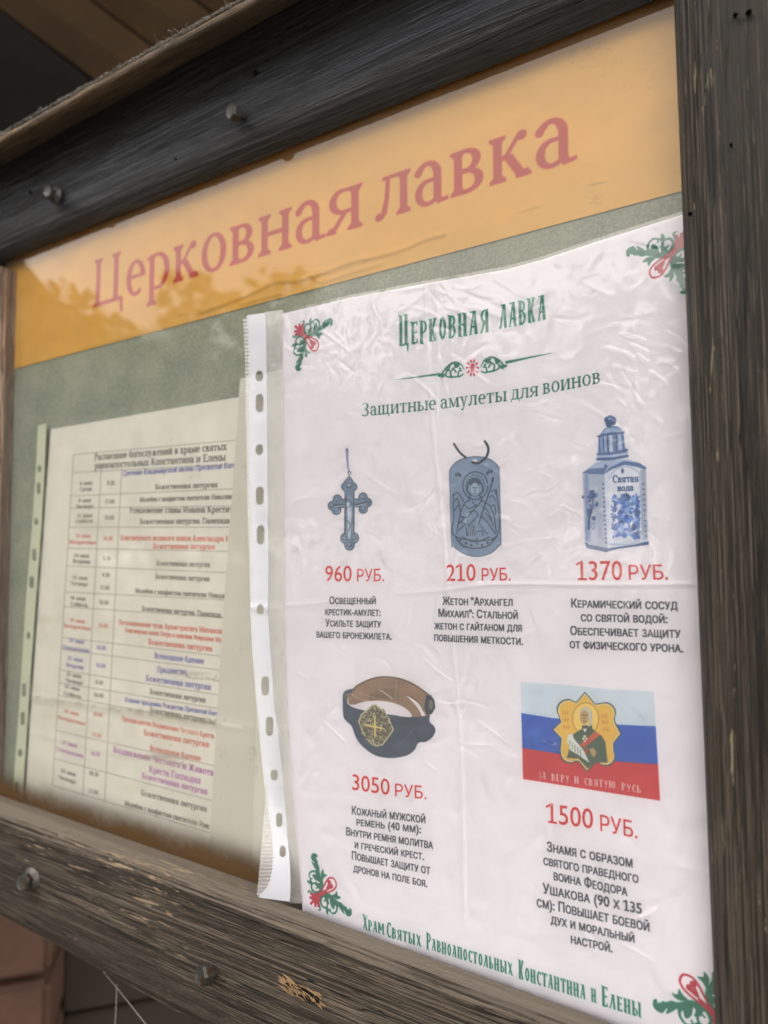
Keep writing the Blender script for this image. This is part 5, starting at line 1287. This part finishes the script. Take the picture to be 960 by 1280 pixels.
# courses of squared logs left of the corner
hz = P0.z
for k in range(-9, 1):
    zc = hz + .008 + k * .103
    L = .95
    box_pts('log', P0 - ux * (L / 2) + uy * .09 + uz * (zc - P0.z + .04), ux, uy, uz, L, .18, .094, M_LOG, house, .008)
# dark boarded recess right of the corner
for k in range(-9, 2):
    box_pts('board', P0 + ux * .80 + uy * .14 + uz * (k * .125 + .060), ux, uy, uz, 1.6, .03, .119, M_LOGD, house, .003)
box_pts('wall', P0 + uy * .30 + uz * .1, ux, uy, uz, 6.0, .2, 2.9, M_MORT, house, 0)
# eaves: boards and a heavy rafter overhead at upper left
def quad(name, pts, th, mat, parent):
    pts = [along(*p) for p in pts]; n = (pts[1] - pts[0]).cross(pts[2] - pts[0]).normalized()
    c_ = sum(pts, Vector()) / 4
    if n.dot(c_ - Vector((0, -HCAM * MM, 0))) < 0: n = -n
    v = pts + [p + n * th for p in pts]; f = [(0, 1, 2, 3), (7, 6, 5, 4), (0, 4, 5, 1), (1, 5, 6, 2), (2, 6, 7, 3), (3, 7, 4, 0)]
    return link(name, mesh(name, v, f), mat, parent)
for k in range(7):
    o0, o1 = k * 78, k * 78 + 75; bx, by = 0, 10
    quad('soffit_board', [(bx - .8 * 520 + .6 * o0, by - .6 * 520 - .8 * o0, 1.6), (bx - .8 * 520 + .6 * o1, by - .6 * 520 - .8 * o1, 1.6),
                          (bx + .8 * 760 + .6 * o1, by + .6 * 760 - .8 * o1, 1.6), (bx + .8 * 760 + .6 * o0, by + .6 * 760 - .8 * o0, 1.6)], .03, M_EAVE, house)
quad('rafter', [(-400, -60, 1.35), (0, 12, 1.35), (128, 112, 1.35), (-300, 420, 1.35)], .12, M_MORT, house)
for i in range(9):
    xa = 206 + i * 21.6; xb = xa + (20 if i % 2 == 0 else 17)
    quad('fascia_board', [(xa + 16, -330, 1.5 + .006 * (i % 2)), (xb + 16, -330, 1.5 + .006 * (i % 2)), (xb - 14, 330, 1.5 + .006 * (i % 2)), (xa - 14, 330, 1.5 + .006 * (i % 2))], .02, M_EAVEL if i % 2 == 0 else M_EAVE, house)
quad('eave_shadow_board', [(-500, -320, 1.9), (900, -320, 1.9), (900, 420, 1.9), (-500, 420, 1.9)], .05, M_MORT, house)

# ground
GR = NM('trodden_earth'); g_ = GR.noise(GR.map((3,) * 3), 1, 8, .6); GR.col(GR.mix(g_, (.07, .065, .045), (.16, .15, .12))); GR.set(Roughness=.95); GR.bump(g_, .5, .02)
link('ground', mesh('ground', [(-150, -150, -1.5), (150, -150, -1.5), (150, 150, -1.5), (-150, 150, -1.5)], [(0, 1, 2, 3)]), GR.m, kind='structure')

# trees across the yard: mirrored dimly in the glass
LEAF = simple('leaf_green', (.045, .085, .03), .6, 0, None, .5, 1.2); BARK = simple('bark', (.07, .055, .04), .9, 0, None, .4, 12)
def tree(x, y, h, r_, seed, label):
    o = empty('tree', label, 'tree', (x, y, -1.5), 'trees across the yard'); R_ = random.Random(seed)
    v, f = tube([(0, 0, 0), (.1, .05, h * .3), (0, .1, h * .6), (.05, 0, h * .92)], [.26, .2, .13, .03], 9); link('trunk', mesh('trunk', v, f, True), BARK, o)
    for _ in range(7):
        a = R_.uniform(0, 6.28); z0 = h * R_.uniform(.3, .6); v, f = tube([(0, 0, z0), (math.cos(a) * r_ * .4, math.sin(a) * r_ * .4, z0 + h * .12), (math.cos(a) * r_ * .8, math.sin(a) * r_ * .8, z0 + h * .2)], [.09, .06, .02], 6); link('limb', mesh('limb', v, f, True), BARK, o)
    cl = []
    for _ in range(46):
        a = R_.uniform(0, 6.28); zz = R_.uniform(.34, 1.0); rr = r_ * math.sqrt(max(.05, 1 - ((zz - .6) / .45) ** 2)) * R_.uniform(.2, 1)
        cl.append((math.cos(a) * rr, math.sin(a) * rr, zz * h, R_.uniform(.35, .8) * r_ * .45))
    g = np.random.default_rng(seed); V = []; F = []
    for (cx_, cy_, cz_, cr) in cl:
        n = 170; d = g.normal(size=(n, 3)); d /= np.linalg.norm(d, axis=1)[:, None]; p = np.array([cx_, cy_, cz_]) + d * cr * g.uniform(.4, 1, (n, 1)) ** .5
        a = g.normal(size=(n, 3)); a /= np.linalg.norm(a, axis=1)[:, None]; b = np.cross(a, g.normal(size=(n, 3))); b /= np.linalg.norm(b, axis=1)[:, None]
        s = g.uniform(.07, .15, (n, 1)); k = len(V)
        q = np.stack([p - a * s, p + b * s * .6, p + a * s, p - b * s * .6], 1).reshape(-1, 3); V.extend(q.tolist()); F.extend([(k + 4 * i, k + 4 * i + 1, k + 4 * i + 2, k + 4 * i + 3) for i in range(n)])
    link('crown', mesh('crown', V, F), LEAF, o)
for i_, (x_, y_, h_, r_, lab) in enumerate(((-13.0, -2.6, 5.2, 2.6, 'broad leafy tree across the yard, farthest left of the mirrored row'), (-10.6, -6.0, 5.4, 2.6, 'leafy tree across the yard, second of the mirrored row'),
        (-8.4, -8.8, 6.0, 2.5, 'tallest leafy tree across the yard, third of the mirrored row'), (-5.6, -10.6, 5.3, 2.4, 'round leafy tree across the yard, fourth of the mirrored row'),
        (-2.2, -12.4, 5.6, 2.7, 'wide leafy tree across the yard, fifth of the mirrored row'), (-11.8, -9.6, 5.8, 3.0, 'bushy tree standing behind the gap in the mirrored row'), (-16.5, -6.0, 6.4, 3.2, 'distant bushy tree behind the left end of the mirrored row'))):
    tree(x_, y_, h_, r_, i_ + 1, lab)
